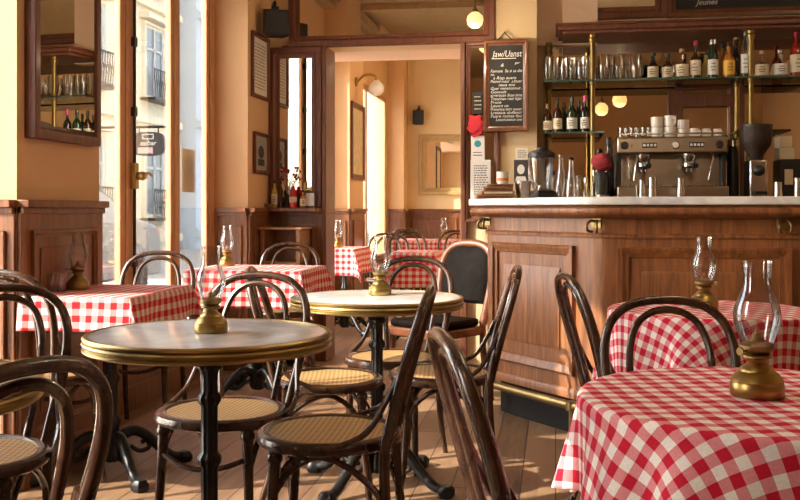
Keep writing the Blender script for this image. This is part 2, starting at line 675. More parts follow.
struct(m.build('wall_front', 'tan_plaster', smooth=False))

# ---- dado panelling
U, Wv = Vector((1, 0, 0)), Vector((0, 0, 1))
VY = Vector((0, 1, 0))
tn = 2


def dado(segs, z1, extra=None):
    """segs: list of (origin, u, normal, length, n_panels)"""
    global tn
    m = MB()
    for o, u, nr, ln, npan in segs:
        m.board(o, u, Wv, nr, 0, ln, 0, z1 - 0.03, 0.018)
        m.board(o, u, Wv, nr, -0.0, ln, z1 - 0.03, z1, 0.05)
        m.board(o, u, Wv, nr, -0.0, ln, z1 - 0.055, z1 - 0.03, 0.03)
        m.board(o, u, Wv, nr, 0, ln, 0, 0.13, 0.03)
        w = ln / npan
        for i in range(npan):
            oo = Vector(o) + Vector(nr) * 0.018
            a, b = i * w + min(0.07, w * .16), (i + 1) * w - min(0.07, w * .16)
            m.ring(oo, u, Wv, nr, a, b, 0.2, z1 - 0.12, 0.028, 0.016)
            if b - a > 0.25:
                m.board(oo, u, Wv, nr, a + .07, b - .07, 0.27, z1 - 0.19, 0.006)
    if extra:
        extra(m)
    o = struct(m.build('trim_%d' % tn, 'dado_wood', bevel=0.003, ang=30))
    tn += 1
    return o


for a, b, c in PIL:
    dado([((XP, a, 0), VY, U, b - a, 1), ((XW + .02, a, 0), U, -VY, XP - XW - .02, 1)], c)
for (a, b) in WIN:
    if a not in SILL:
        dado([((XW - 0.01, a, 0), VY, U, b - a, 2 if b - a > 1.2 else 1)], ZS + 0.02)
dado([((XP, YP, 0), U, -VY, -1.65 - XP, 1)], 1.10)
dado([((-2.05, YB, 0), U, -VY, 2.3, 3)], 1.10)
dado([((3.4, -2.6, 0), VY, -U, 7.0, 7)], 1.10)

# ---- windows
def window(i, a, b, stiles, handle_at=None):
    ZS = SILL.get(a, .42)
    e = struct(bpy.data.objects.new('window_%d' % i, None))
    COL.objects.link(e)
    e.location = (XW, (a + b) / 2, ZS)
    x0, x1 = XW - 0.028, XW
    fr = MB()
    fr.box(x0, x1, a, b, ZT - 0.07, ZT); fr.box(x0, x1 + 0.03, a, b, ZS, ZS + 0.09)
    fr.box(x0, x1, a, a + .04, ZS, ZT)
    fr.build('window_frame', 'window_wood', e, wld=True, bevel=0.006, smooth=False)
    prev = a + .04
    for y0, y1 in stiles:
        sm = MB(); sm.box(x0, x1, y0, y1, ZS, ZT)
        sm.box(x1, x1 + .008, y0 + (y1 - y0) * .3, y1 - (y1 - y0) * .3, ZS + .09, ZT - .07)
        s = sm.build('stile', 'window_wood', e, wld=True, bevel=0.005, smooth=False)
        pn = MB(); pn.box(x0 + .010, x0 + .014, prev - .01, y0 + .01, ZS + .08, ZT - .06)
        pn.build('pane', 'pane_glass', s, wld=True, smooth=False)
        prev = y1
    if handle_at:
        h = MB(); y = handle_at
        h.tube([(XW + .02, y, ZS + .06), (XW + .02, y, ZT - .1)], 0.009, 8)
        for z in (0.8, 1.62, 2.0, 2.4):
            h.cbox((XW + .015, y, z), (0.03, 0.035, 0.05))
        h.build('bolt_rod', 'cast_iron', e, wld=True)
        h = MB()
        h.cbox((XW + .02, y, 1.27), (0.03, 0.05, 0.14))
        h.lathe([(0, -.012), (.014, -.01), (.02, 0), (.024, .02), (.026, .035), (.018, .05), (0, .052)], 14, (XW + .035, y, 1.27), axis='X')
        h.tube(spline([(XW + .05, y, 1.27), (XW + .08, y + .03, 1.285), (XW + .09, y + .06, 1.275)]), .009, 8)
        h.build('handle', 'brass', e, wld=True, bevel=.003)
    return e


window(1, *WIN[0], [(.85, .9)])
window(2, *WIN[1], [(3.36, 3.40)])
window(3, *WIN[2], [(4.80, 4.98), (5.48, 5.62), (6.08, 6.24)], 4.93)
window(4, *WIN[3], [(8.3, 8.36), (9.37, 9.42)])
window(5, *WIN[4], [(11.5, 11.56), (12.85, 12.9)])

# ---- brown paper sheet stuck on the window
y0, d0 = onX(181.5, XW - .05); y1, d1 = onX(195, XW - .05)
m = MB(); m.box(XW - .05, XW - .047, y0, y1, zat(192, d0), zat(148, d0))
tag(m.build('paper_sheet', 'cork', smooth=False), 'brown paper sheet taped inside the narrow window pane', 'paper')

# ---- opening: jamb, header, transom mirror, side mirrors
m = MB()
m.box(-1.95, -0.40, YP - 0.03, YP, 2.255, 2.275)
m.box(-1.652, -1.62, YP - 0.04, YP + 0.24, 1.06, 2.262)
m.box(-1.652, -1.62, YP - 0.04, YP + 0.24, 0, 1.06)
m.box(-0.655, -0.61, YP - 0.04, YP + 0.24, 0, 2.262)
struct(m.build('trim_20', 'frame_wood', smooth=False, bevel=.005))


def wall_mirror(name, label, o, u, nr, w, h, t, dep, fmat, gmat='mirror', yaw=0.0, cat='mirror', pic=None):
    """framed mirror / picture; o = lower-left corner on the wall, u across, nr out of the wall"""
    o, u, nr = Vector(o), Vector(u).normalized(), Vector(nr).normalized()
    e = thing(name, label, cat, tuple(o + u * (w / 2)))
    m = MB()
    m.ring(o, u, Wv, nr, 0, w, 0, h, t, dep)
    m.build('frame', fmat, e, wld=True, bevel=min(.004, t * .12), ang=25)
    m = MB()
    a, b = t * .8, w - t * .8
    d0, d1 = dep * .3, dep * .3 + (b - a) * math.tan(yaw)
    vs = [o + u * x + Wv * z + nr * k for x, z, k in ((a, t * .8, d0), (b, t * .8, d1), (b, h - t * .8, d1), (a, h - t * .8, d0))]
    vs += [v - nr * min(d0, d1) * .8 for v in vs]
    m.add(vs, [(0, 1, 2, 3), (7, 6, 5, 4), (0, 4, 5, 1), (1, 5, 6, 2), (2, 6, 7, 3), (3, 7, 4, 0)])
    g = m.build('mirror_glass' if pic is None else 'picture_sheet', gmat, e, wld=True, smooth=False)
    if pic:
        m = MB()
        pic(m, o + nr * (d0 + .002), u, nr, w, h, t)
        m.build('print', 'ink' if gmat != 'chalk_black' else 'chalk_white', g, wld=True, smooth=False)
    return e


# transom
xa, _ = onY(290, YP); xb, _ = onY(495, YP)
e = wall_mirror('transom_mirror', 'long wood framed mirror panel above the opening to the back room', (xa, YP, 2.262), U, -VY, xb - xa, 0.85, 0.078, 0.045, 'frame_wood')
# left wing mirror
xa, _ = onY(270, YP); xb, _ = onY(322.5, YP)
wall_mirror('wall_mirror', 'tall brown framed mirror above the ledge left of the opening', (xa, YP - .0, 1.105), U, -VY, xb - xa, 1.155, 0.078, 0.04, 'frame_wood')
# right wing mirror
xa, _ = onY(464.5, YP); xb, _ = onY(500, YP)
wall_mirror('wall_mirror', 'narrow wood framed mirror strip behind the menu chalkboard', (xa, YP, 1.0), U, -VY, xb - xa, 1.262, 0.042, 0.04, 'frame_wood')
# mirror on the near pillar
ya, _ = onX(24, XP); yb, _ = onX(91, XP)
wall_mirror('wall_mirror', 'dark carved frame mirror on the near pillar beside the window', (XP, ya, 1.367), VY, U, yb - ya, 1.1, 0.075, 0.05, 'frame_wood', yaw=math.radians(4.1))


def txt_lines(n, inset=.2):
    def f(m, o, u, nr, w, h, t):
        rr = random.Random(n)
        for i in range(n):
            z = h - t - (h - 2 * t) * (inset + (1 - 2 * inset) * (i + .5) / n)
            x = t + (w - 2 * t) * .14
            while x < w - t - (w - 2 * t) * .16:
                l = rr.uniform(.05, .16) * (w - 2 * t)
                m.board(o, u, Wv, nr, x, min(x + l, w - t * 1.3), z - .003, z + .003, .0006)
                x += l + .04 * w
    return f


def silhouette(m, o, u, nr, w, h, t):
    c = o + u * (w / 2) + Wv * (h * .5)
    pts = []
    for k in range(20):
        a = 2 * PI * k / 20
        pts.append(c + u * (math.cos(a) * w * .2) + Wv * (math.sin(a) * h * .16 + h * .03))
    m.add(pts, [tuple(range(20))])
    m.board(o, u, Wv, nr, w * .28, w * .72, h * .2, h * .36, .0006)


def pict(px0, px1, py0, py1, label, sheet, t=.03, cat='picture', fmat='frame_wood', X=XP, pic=None):
    ya, da = onX(px0, X); yb, db = onX(px1, X)
    dm = (da + db) / 2
    z0, z1 = zat(py1, dm), zat(py0, dm)
    return wall_mirror('framed_picture', label, (X, ya, z0), VY, U, yb - ya, z1 - z0, t, .025, fmat, sheet, cat=cat, pic=pic)


pict(250.5, 267, 35, 99, 'tall framed paper document hanging highest on the second pillar', 'paper', pic=txt_lines(14, .08))
pict(252.5, 267, 133, 174, 'small framed portrait print hanging below the framed document', 'grey_print', .026, pic=silhouette)
# back room pillar: two-part frame
pict(350.5, 363, 104, 180, 'dark frame with pale print on the back room pillar', 'old_print', .06)
# back wall mirror, speaker
xa, da = onY(419, YB); xb, db = onY(478, YB)
wall_mirror('wall_mirror', 'gilt framed mirror on the far wall of the back room', (xa, YB, zat(195, da)), U, -VY, xb - xa, zat(135, da) - zat(195, da), .1, .05, 'gilt')


def speaker(name_label, c, s, face, tilt):
    """small wall loudspeaker with bracket; face = outward direction angle about Z"""
    e = thing('wall_speaker', name_label, 'speaker', c, face)
    m = MB()
    w, h, dp = s
    pl = [(-w / 2, 0), (w / 2, 0), (w * .34, dp), (-w * .34, dp)]
    # local: front face toward -Y
    m.prism([(-w / 2, -dp), (w / 2, -dp), (w * .36, 0), (-w * .36, 0)], -h / 2, h / 2)
    m.build('cabinet', 'black_plastic', e, bevel=.012)
    g = MB(); g.box(-w * .42, w * .42, -dp - .008, -dp + .002, -h * .43, h * .43)
    g.build('grille', 'rubber', e, bevel=.006)
    b = MB()
    b.tube([(0, -dp * .4, h / 2 - .01), (0, -dp * .4, h / 2 + .06), (0, .06, h / 2 + .06)], .012, 8)
    b.cbox((0, -dp * .4, h / 2 + .012), (.05, .05, .03))
    b.build('bracket', 'cast_iron', e)
    return e


d = 6.62
x, y = at(275, d)
speaker('black wall speaker hung high beside the transom mirror', (XP + .09, 6.55, zat(21, d)), (.19, .185, .12), math.radians(25), 0)
d = 13.2
x, y = at(413.5, d)
speaker('small dark speaker high on the far wall of the back room', (x + .04, YB - .05, zat(116, d)), (.16, .2, .12), 0, 0)

# sconce on the back room pillar
d = 9.85
x, y = at(362, d)
e = thing('wall_sconce', 'brass wall lamp with white globe on the back room pillar', 'wall lamp', (XP, 9.8, zat(80, d)))
m = MB(); m.lathe([(0, 0), (.05, .0), (.05, .015), (.02, .03), (0, .03)], 16, axis='X')
m.build('wall_plate', 'brass', e)
m = MB(); m.tube(spline([(.02, 0, 0), (.1, 0, .07), (.2, 0, .06), (.22, 0, -.02)]), .012, 8)
m.build('arm', 'brass', e)
m = MB(); m.lathe([(0, -.15), (.04, -.145), (.075, -.11), (.085, -.075), (.075, -.035), (.04, -.0), (.03, .01), (0, .012)], 20, (.22, 0, 0))
m.build('globe_shade', 'ceramic', e)


def pendant(loc, r, label, power):
    e = thing('pendant_lamp', label, 'pendant lamp', loc, 0, None)
    m = MB(); m.lathe([(0, -r), (r * .45, -r * .92), (r * .85, -r * .55), (r, 0), (r * .88, r * .5), (r * .5, r * .86), (r * .35, r * .95), (0, r * .95)], 24)
    m.build('globe_shade', 'globe_lit', e)
    m = MB(); m.lathe([(r * .42, r * .8), (r * .42, r * 1.15), (r * .2, r * 1.35), (r * .12, r * 1.9), (0, r * 1.9)], 16)
    m.build('fitting', 'dull_brass', e)
    zz = ZC - loc[2]
    m = MB(); m.tube([(0, 0, r * 1.7), (0, 0, zz)], .006, 6)
    m.lathe([(0, zz - .03), (.05, zz - .025), (.05, zz)], 14)
    m.build('rod', 'dull_brass', e)
    li = bpy.data.lights.new('lamp_light', 'POINT')
    li.energy = power
    li.color = (1.0, 0.80, 0.56)
    li.shadow_soft_size = 0.0
    lo = bpy.data.objects.new('lamp_light', li)
    COL.objects.link(lo)
    lo.location = (loc[0], loc[1], loc[2] - r - .13)
    return e


x, y = at(475, 6.25)
pendant((x, y, zat(20, 6.25)), .055, 'small lit pendant globe hanging in front of the transom mirror', PW)
pendant((.55, 2.37, 2.29), .08, 'lit pendant globe over the tables, seen in the bar mirror', PW)
pendant((.70, 3.3, 2.29), .08, 'lit pendant globe near the bar, seen higher in the bar mirror', PW)
pendant((-.55, .6, 2.7), .1, 'unseen pendant globe added to light the foreground tables', PW)  # lamp added out of frame to brighten the near tables
pendant((-.9, 9.6, 2.9), .1, 'unseen pendant globe added to light the back room', PW)  # unseen lamp, added as fill light for the back room
pendant((2.0, 5.6, 2.75), .08, 'unseen pendant globe added to light the bar worktop', PW * .5)  # extra weak lamp out of frame, added for light on the bar

# ================================================================= OUTSIDE
m = MB(); m.box(-30, -2.6, -30, 60, -.2, -.12)
struct(m.build('street', 'asphalt', smooth=False))
m = MB(); m.box(-4.6, -2.62, -30, 60, -.119, -.05)
struct(m.build('pavement', 'pavement', smooth=False))


def building(label, mat, X, Y0, Y1, H, rows, cols, z0=-.12):
    e = thing('street_building', label, 'building', (X, (Y0 + Y1) / 2, z0))
    m = MB(); m.box(X - 6, X, Y0, Y1, z0, H)
    for r in rows:
        m.box(X, X + .16, Y0, Y1, r - .75, r - .55)
        m.box(X, X + .08, Y0, Y1, r - .55, r - .48)
    m.build('facade_wall', mat, e, wld=True, smooth=False)
    w = (Y1 - Y0) / cols
    for r in rows:
        for c in range(cols):
            yc = Y0 + (c + .5) * w
            s = MB()
            s.ring((X, yc, r), VY, Wv, U, -.75, .75, -.1, 2.15, .16, .1)
            s.box(X, X + .3, yc - .9, yc + .9, r + 2.2, r + 2.34)
            o = s.build('window_surround', mat, e, wld=True, smooth=False)
            g = MB(); g.box(X, X + .03, yc - .6, yc + .6, r, r + 2.0)
            g.build('window_pane', 'window_dark', o, wld=True, smooth=False)
            g = MB(); g.box(X + .03, X + .07, yc - .04, yc + .04, r, r + 2.0); g.box(X + .03, X + .07, yc - .6, yc + .6, r + 1.35, r + 1.42)
            for q in (-.6, .6):
                g.box(X + .03, X + .07, yc + q - .06, yc + q + .06, r, r + 2.0)
            g.build('window_bars', 'shutter_grey', o, wld=True, smooth=False)
            b = MB()
            xo = X + .42
            b.box(X, X + .46, yc - .85, yc + .85, r - .12, r - .04)
            b.tube([(xo, yc - .82, r + .75), (xo, yc + .82, r + .75)], .025, 6)
            for k in range(13):
                y = yc - .8 + 1.6 * k / 12
                b.tube([(xo, y, r - .04), (xo, y + .05, r + .3), (xo, y - .03, r + .5), (xo, y, r + .75)], .013, 5)
            for k in range(6):
                y = yc - .68 + 1.36 * k / 5
                b.tube([(xo, y + .09 * math.cos(a), r + .33 + .13 * math.sin(a)) for a in [2 * PI * i / 8 for i in range(8)]], .011, 5, closed=True)
            b.build('balcony_railing', 'cast_iron', e, wld=True)
    return e


building('pale stone house across the street with dark balcony railings', 'stone_facade', -11.5, 13.0, 28.2, 12, [.9, 4.3, 7.6], 4)
building('blue grey house farther down the street', 'grey_facade', -11.0, 28.4, 46, 12, [1.0, 4.4, 7.8], 5)
# hanging shop sign
d = 17.0
X0 = -8.0
yy, dd = onX(149, X0)
zc = zat(144, dd)
e = thing('hanging_sign', 'dark rounded shop sign on a bracket over the street', 'sign', (X0, yy, zc))
m = MB()
w, h = .34, .24
pts = [(math.copysign(abs(math.cos(a)) ** .6, math.cos(a)) * w, math.copysign(abs(math.sin(a)) ** .6, math.sin(a)) * h) for a in [2 * PI * k / 28 for k in range(28)]]
m.prism(pts, -.04, .04)
m.v = [(x, -z, y) for x, y, z in m.v]
m.v = [(x, y, z) for x, y, z in m.v]
m.build('board', 'black_plastic', e)
m = MB()
vs, fs = text_mb('aubar', .15, .3, .004, 'CENTER')
m.add([(v.x, -.05 + v.z, v.y - .03) for v in vs], fs)
m.ring((-.2, -.041, 0), U, Wv, -VY, .08, .32, .09, .2, .02, .006)
m.build('lettering', 'white_paint', e, smooth=False)
m = MB(); m.box(-.22, .1, -.046, -.038, -.19, -.07)
m.build('lower_plate', 'sign_pink', e, smooth=False)
m = MB(); m.tube([(-3.4, 0, .34), (.36, 0, .34)], .025, 8); m.tube([(-.2, 0, .2), (-.2, 0, .34)], .015, 6); m.tube([(.2, 0, .2), (.2, 0, .34)], .015, 6)
m.build('bracket', 'cast_iron', e)
# parked car (rear towards the view)
e = thing('parked_car', 'grey parked car with red tail lights seen through the window', 'car', (-6.2, 10.5, -.12))
m = MB()
prof = [(-2.1, .32), (-2.12, .75), (-1.95, .95), (-1.1, 1.0), (-.5, 1.42), (.7, 1.46), (1.45, 1.12), (2.0, 1.02), (2.12, .8), (2.1, .32)]
n = len(prof)
L_ = []
for s, tx in ((-.82, 0), (-.62, 1), (.62, 1), (.82, 0)):
    for y, z in prof:
        hi = max(0, z - .95) * .35
        L_.append(((s + (hi if s < 0 else -hi)), y, z + (.02 if tx else -.02 * (z > .9))))
fs = []
for k in range(3):
    for i in range(n):
        j = (i + 1) % n
        fs.append((k * n + i, k * n + j, (k + 1) * n + j, (k + 1) * n + i))
fs += [tuple(range(n)), tuple(range(3 * n, 4 * n))]
m.add(L_, fs)
m.build('body', 'car_paint', e, bevel=.04, ang=60)
m = MB()
m.add([(-.55, 1.46 - .7, 1.44), (.55, .76, 1.44), (.62, 1.46, 1.16), (-.62, 1.46, 1.16)], [(0, 1, 2, 3)])
m.v = [(x, y + .03, z + .03) for x, y, z in m.v]
m.add([(.68, -.45, 1.38), (.68, .68, 1.4), (.80, 1.25, 1.05), (.80, -.95, 1.05)], [(0, 1, 2, 3)])
m.build('car_glass', 'window_dark', e, smooth=False)
for s in (-1, 1):
    m = MB(); m.cbox((s * .66, 2.06, .86), (.26, .14, .17)); m.build('tail_light', 'tail_red', e, bevel=.02)
    for y in (-1.35, 1.35):
        m = MB(); m.lathe([(0, -.1), (.2, -.1), (.31, -.08), (.32, 0), (.31, .08), (.2, .1), (0, .1)], 20, (s * .74, y, .32), axis='X')
        m.build('wheel', 'rubber', e)
m = MB(); m.cbox((0, 2.13, .62), (.52, .03, .12)); m.build('number_plate', 'white_paint', e)
# ================================================================= FURNITURE
# ---------- bentwood chair prototypes
def rake(z):
    t = max(0.0, (z - .44))
    return .175 + .22 * t + .13 * t * t


def make_chair(label):
    t = thing('bentwood_chair', label, 'chair', (0, 0, 0), 0, GC)
    s = MB()
    s.lathe([(.168, .428), (.196, .428), (.205, .434), (.208, .446), (.204, .458), (.194, .464), (.180, .463), (.168, .455), (.168, .428)], 40)
    s.v = [(x * (1.0 + .06 * (-y / .2)), y, z) for x, y, z in s.v]
    s.build('seat_ring', 'chair_wood', t)
    s = MB()
    s.lathe([(0, .4545), (.06, .455), (.12, .4565), (.173, .4585), (.173, .452), (0, .449)], 36)
    s.v = [(x * (1.0 + .06 * (-y / .2)), y, z) for x, y, z in s.v]
    s.build('cane_panel', 'cane', t)
    for sx in (-1, 1):
        l = MB()
        P = spline([(sx * .138, -.125, .445), (sx * .142, -.131, .33), (sx * .150, -.142, .16), (sx * .160, -.160, 0)], 6)
        R = [.0185 - .0075 * i / (len(P) - 1) for i in range(len(P))]
        l.tube(P, R, 10)
        l.lathe([(.0185, -.012), (.0215, -.006), (.0215, .004), (.0185, .012)], 12, (sx * .139, -.127, .41))
        l.build('leg', 'chair_wood', t)
        l = MB()
        P = spline([(sx * .149, rake(.44), .455), (sx * .149, .176, .33), (sx * .152, .196, .16), (sx * .160, .245, 0)], 6)
        R = [.0165 - .005 * i / (len(P) - 1) for i in range(len(P))]
        l.tube(P, R, 10)
        l.build('leg', 'chair_wood', t)
    half = [(.149, .45), (.163, .53), (.177, .61), (.185, .68), (.182, .745), (.160, .803), (.115, .842), (.06, .858)]
    pts = [(-x, rake(z), z) for x, z in half] + [(0, rake(.862), .862)] + [(x, rake(z), z) for x, z in half[::-1]]
    P = spline(pts, 5)
    f = MB(); f.tube(P, [.0165 - .0035 * min(1, max(0, (p.z - .5) / .3)) for p in P], 10)
    f.build('back_frame', 'chair_wood', t)
    half = [(.092, .455), (.104, .53), (.113, .61), (.116, .68), (.110, .74), (.088, .795), (.048, .826)]
    pts = [(-x, rake(z) - .003, z) for x, z in half] + [(0, rake(.835) - .003, .835)] + [(x, rake(z) - .003, z) for x, z in half[::-1]]
    f = MB(); f.tube(spline(pts, 5), .0105, 9)
    f.build('inner_hoop', 'chair_wood', t)
    for sx in (-1, 1):
        b = MB()
        b.tube(spline([(sx * .172, rake(.63) - .012, .635), (sx * .180, rake(.56) - .03, .56), (sx * .196, .13, .495), (sx * .207, .06, .462), (sx * .209, .0, .452)], 5), [.0085] * 21, 8)
        b.build('hip_brace', 'chair_wood', t)
    b = MB()
    for sx in (-1, 1):
        b.tube(spline([(sx * .145, -.135, .30), (sx * .150, -.085, .375), (sx * .152, -.01, .418), (sx * .152, .07, .395), (sx * .150, .15, .33), (sx * .150, .176, .27)], 5), .0095, 8)
    b.tube(spline([(-.144, -.134, .345), (-.07, -.155, .318), (0, -.162, .31), (.07, -.155, .318), (.144, -.134, .345)], 5), .0085, 8)
    b.build('stretcher', 'chair_wood', t)
    return t


GC = 'bentwood cafe chairs'
first = []


def chair(lat, d, phi, label):
    x, y = world(lat, d)
    # local front is -Y ; facing direction (camera frame) angle phi measured from depth axis, ccw
    rz = math.radians(phi) + YAW + PI
    if not first:
        c = make_chair(label)
        first.append(c)
        c.location = (x, y, 0)
        c.rotation_euler = (0, 0, rz)
        return c
    return dup(first[0], (x, y, 0), rz, label)


CHAIRS = [
    (-.785, 1.50, 62, 'large close chair back cut off at the bottom left corner'),
    (-1.115, 2.47, 183, 'chair facing the viewer behind the round marble table on the left edge'),
    (-1.37, 3.70, -12, 'chair with rounded back pushed against the front of the checked wall table'),
    (-1.265, 4.73, 178, 'chair between the two checked tables in front of the window'),
    (-.72, 6.02, 180, 'chair behind the second checked table, in front of the small cabinet'),
    (-.555, 3.02, 165, 'chair behind the front marble table, cane seat facing the viewer'),
    (-.27, 3.60, 272, 'chair on the left of the second marble table, sunlit cane seat, back edge-on'),
    (-.20, 2.74, 84, 'chair on the right of the front marble table, its back leaning right'),
    (.36, 1.74, 277, 'chair nearest the middle bottom edge, back edge-on and leaning left'),
    (.165, 3.72, 87, 'chair on the right side of the second marble table, in front of the bar'),
    (.845, 3.26, 274, 'chair left of the checked table by the bar, thin curved back edge-on'),
    (.735, 2.38, 180, 'chair between the two checked tables on the right, arched back to the wall'),
    (-.03, 4.12, 160, 'chair behind the second marble table, below the opening'),
    (-.12, 8.75, 178, 'chair in the back room facing the viewer, nearest of three dark hoops'),
    (.10, 9.7, 185, 'chair in the back room standing between the two checked tables'),
    (.56, 9.9, 172, 'chair in the back room beside the upholstered chair and bar end'),
    (.02, 11.6, 10, 'pale sunlit chair behind the far checked table in the back room'),
]
for c in CHAIRS:
    o_ = chair(*c)
    if c[1] == 2.38:
        o_.scale = (.96, .96, .97)

# ---------- upholstered chair
x, y = at(438, 5.42)
e = thing('upholstered_chair', 'reddish wood chair with black leather back beside the bar end', 'chair', (x, y, 0), math.radians(135) + YAW + PI)
half = [(.17, .44), (.185, .55), (.195, .66), (.195, .75), (.175, .82), (.13, .865), (.07, .885)]
pts = [(-a, .19 + (z - .44) * .2, z) for a, z in half] + [(0, .28, .89)] + [(a, .19 + (z - .44) * .2, z) for a, z in half[::-1]]
m = MB(); m.tube(spline(pts, 5), .024, 10)
m.build('back_frame', 'red_chair_wood', e)
m = MB()
ring = [(-a * .88, z) for a, z in half[1:]] + [(0, .87)] + [(a * .88, z) for a, z in half[:0:-1]]
ring = [(p.x, p.z) for p in spline([(a, 0, z) for a, z in ring], 4)]
vs = []
for off, sc in ((-.03, .86), (-.012, 1.0), (.014, 1.0)):
    for a, z in ring:
        zc = .69
        zz = zc + (z - zc) * sc
        vs.append((a * sc, .19 + (zz - .44) * .2 + off, zz))
k = len(ring)
fs = [tuple(range(k)), tuple(range(3 * k - 1, 2 * k - 1, -1))]
for q in (0, 1):
    fs += [(q * k + i, q * k + (i + 1) % k, (q + 1) * k + (i + 1) % k, (q + 1) * k + i) for i in range(k)]
m.add(vs, fs)
m.build('back_pad', 'black_leather', e)
m = MB(); m.prism([(-.21, -.2), (.21, -.2), (.18, .2), (-.18, .2)], .38, .43)
m.build('seat_rail', 'red_chair_wood', e, bevel=.01)
m = MB(); m.prism([(-.2, -.19), (.2, -.19), (.165, .17), (-.165, .17)], .43, .475)
m.build('seat_pad', 'black_leather', e, bevel=.018)
for sx in (-1, 1):
    m = MB(); m.tube(spline([(sx * .185, -.175, .4), (sx * .19, -.18, .25), (sx * .185, -.175, .1), (sx * .19, -.185, 0)], 4), [.022, .022, .021, .02, .02, .019, .018, .017, .016, .015, .015, .014, .016], 8)
    m.build('leg', 'red_chair_wood', e)
    m = MB(); m.tube(spline([(sx * .168, .19, .45), (sx * .168, .2, .25), (sx * .175, .26, 0)], 5), .018, 8)
    m.build('leg', 'red_chair_wood', e)


# ---------- bistro tables
def bistro(label, x, y, rz, R=.34):
    t = thing('bistro_table', label, 'table', (x, y, 0), rz, 'round marble bistro tables')
    m = MB(); m.lathe([(0, .712), (R - .02, .712), (R - .012, .716), (R - .012, .7405), (R - .018, .742), (0, .742)], 64)
    m.build('marble_top', 'marble', t)
    m = MB(); m.lathe([(R - .02, .700), (R - .002, .700), (R + .003, .704), (R + .003, .709), (R - .003, .713), (R + .001, .717), (R + .004, .722), (R + .002, .727), (R - .003, .7295),
                       (R + .002, .733), (R + .003, .738), (R - .001, .7428), (R - .012, .7432), (R - .012, .71), (R - .02, .71)], 72)
    m.build('brass_rim', 'rim_brass', t)
    m = MB()
    m.lathe([(0, .70), (.11, .70), (.11, .692), (.05, .672), (.03, .655), (.026, .64)], 24)
    m.lathe([(.026, .66), (.034, .652), (.034, .642), (.025, .634), (.022, .62), (.0215, .575), (.026, .57), (.031, .562), (.031, .548), (.026, .54), (.022, .533), (.022, .405), (.026, .40), (.032, .392), (.032, .376), (.026, .368), (.0225, .36), (.022, .235), (.028, .228), (.035, .216), (.035, .2), (.028, .19), (.030, .15), (.043, .12), (.045, .07), (.03, .05), (0, .05)], 40, flute=10, famp=.07)
    m.build('column', 'cast_iron', t)
    for k in range(4):
        a = PI / 4 + k * PI / 2
        f = MB()
        pr = [(.03, .145), (.09, .165), (.15, .135), (.21, .075), (.265, .035), (.31, .028)]
        P = spline([(r * math.cos(a), r * math.sin(a), z) for r, z in pr], 5)
        f.tube(P, [.024 - .006 * i / (len(P) - 1) for i in range(len(P))], 10)
        cx, cy = .318 * math.cos(a), .318 * math.sin(a)
        f.lathe([(0, 0), (.026, 0), (.034, .012), (.033, .03), (.022, .045), (0, .05)], 14, (cx, cy, 0), flute=5, famp=.1)
        f.tube(spline([(r * math.cos(a), r * math.sin(a), z) for r, z in ((.08, .10), (.12, .075), (.16, .085), (.15, .115), (.125, .11))], 4), .010, 7)
        f.build('foot', 'cast_iron', t)
    return t


x, y = at(209.5, 2.70)
T1 = bistro('front round marble table with brass rim and iron column', x, y, .5)
x2, y2 = at(377, 3.80)
T2 = dup(T1, (x2, y2, 0), .35, 'second round marble table, behind the front one, a lamp on it')
x3, y3 = at(-140, 1.9)
T3 = dup(T1, (x3, y3, 0), .2, 'round marble table cut off at the left edge')


# ---------- oil lamps
def oil_lamp(label, loc, s=1.0):
    t = thing('oil_lamp', label, 'oil lamp', loc, random.uniform(0, 6), 'brass oil lamps on the tables')
    m = MB()
    m.lathe([(0, 0), (.044, 0), (.0465, .003), (.0465, .021), (.045, .024), (.0455, .028), (.037, .041), (.031, .0445), (.0295, .049), (.021, .055), (.0165, .060), (.019, .066), (.026, .069), (.026, .073), (.019, .076), (0, .076)], 36)
    m.build('base', 'brass', t)
    m = MB()
    m.lathe([(.018, .074), (.024, .079), (.029, .082), (.030, .087), (.030, .0905), (.026, .094), (.020, .096), (.014, .098), (.010, .106), (.007, .112), (.0, .112)], 28, flute=14, famp=.02)
    m.tube([(.02, 0, .083), (.046, 0, .083)], .0022, 6)
    m.lathe([(0, 0), (.007, 0), (.007, .004), (0, .004)], 10, (.046, 0, .083), axis='X')
    m.build('burner', 'dull_brass', t)
    m = MB(); m.box(-.005, .005, -.0012, .0012, .110, .120)
    m.build('wick', 'wick', t)
    m = MB()
    z0 = .088
    pr = [(.0285, z0), (.0290, .098), (.034, .112), (.0395, .130), (.041, .145), (.0385, .160), (.033, .175), (.0275, .188), (.0250, .198), (.0245, .215), (.0250, .232), (.0258, .240)]
    m.lathe(pr, 32)
    m.build('chimney', 'lamp_glass', t)
    return t


ZT1 = .7432
x, y = at(211, 2.69)
LP = oil_lamp('oil lamp on the front marble table', (x, y, ZT1))


def lamp2(px, d, z, label, s=1.0):
    x, y = at(px, d)
    o = dup(LP, (x, y, z), random.uniform(0, 6), label)
    return o


lamp2(380, 3.88, ZT1, 'oil lamp on the second marble table')


# ---------- cloth covered tables
def cloth_uv(m, uv):
    m.uv = uv


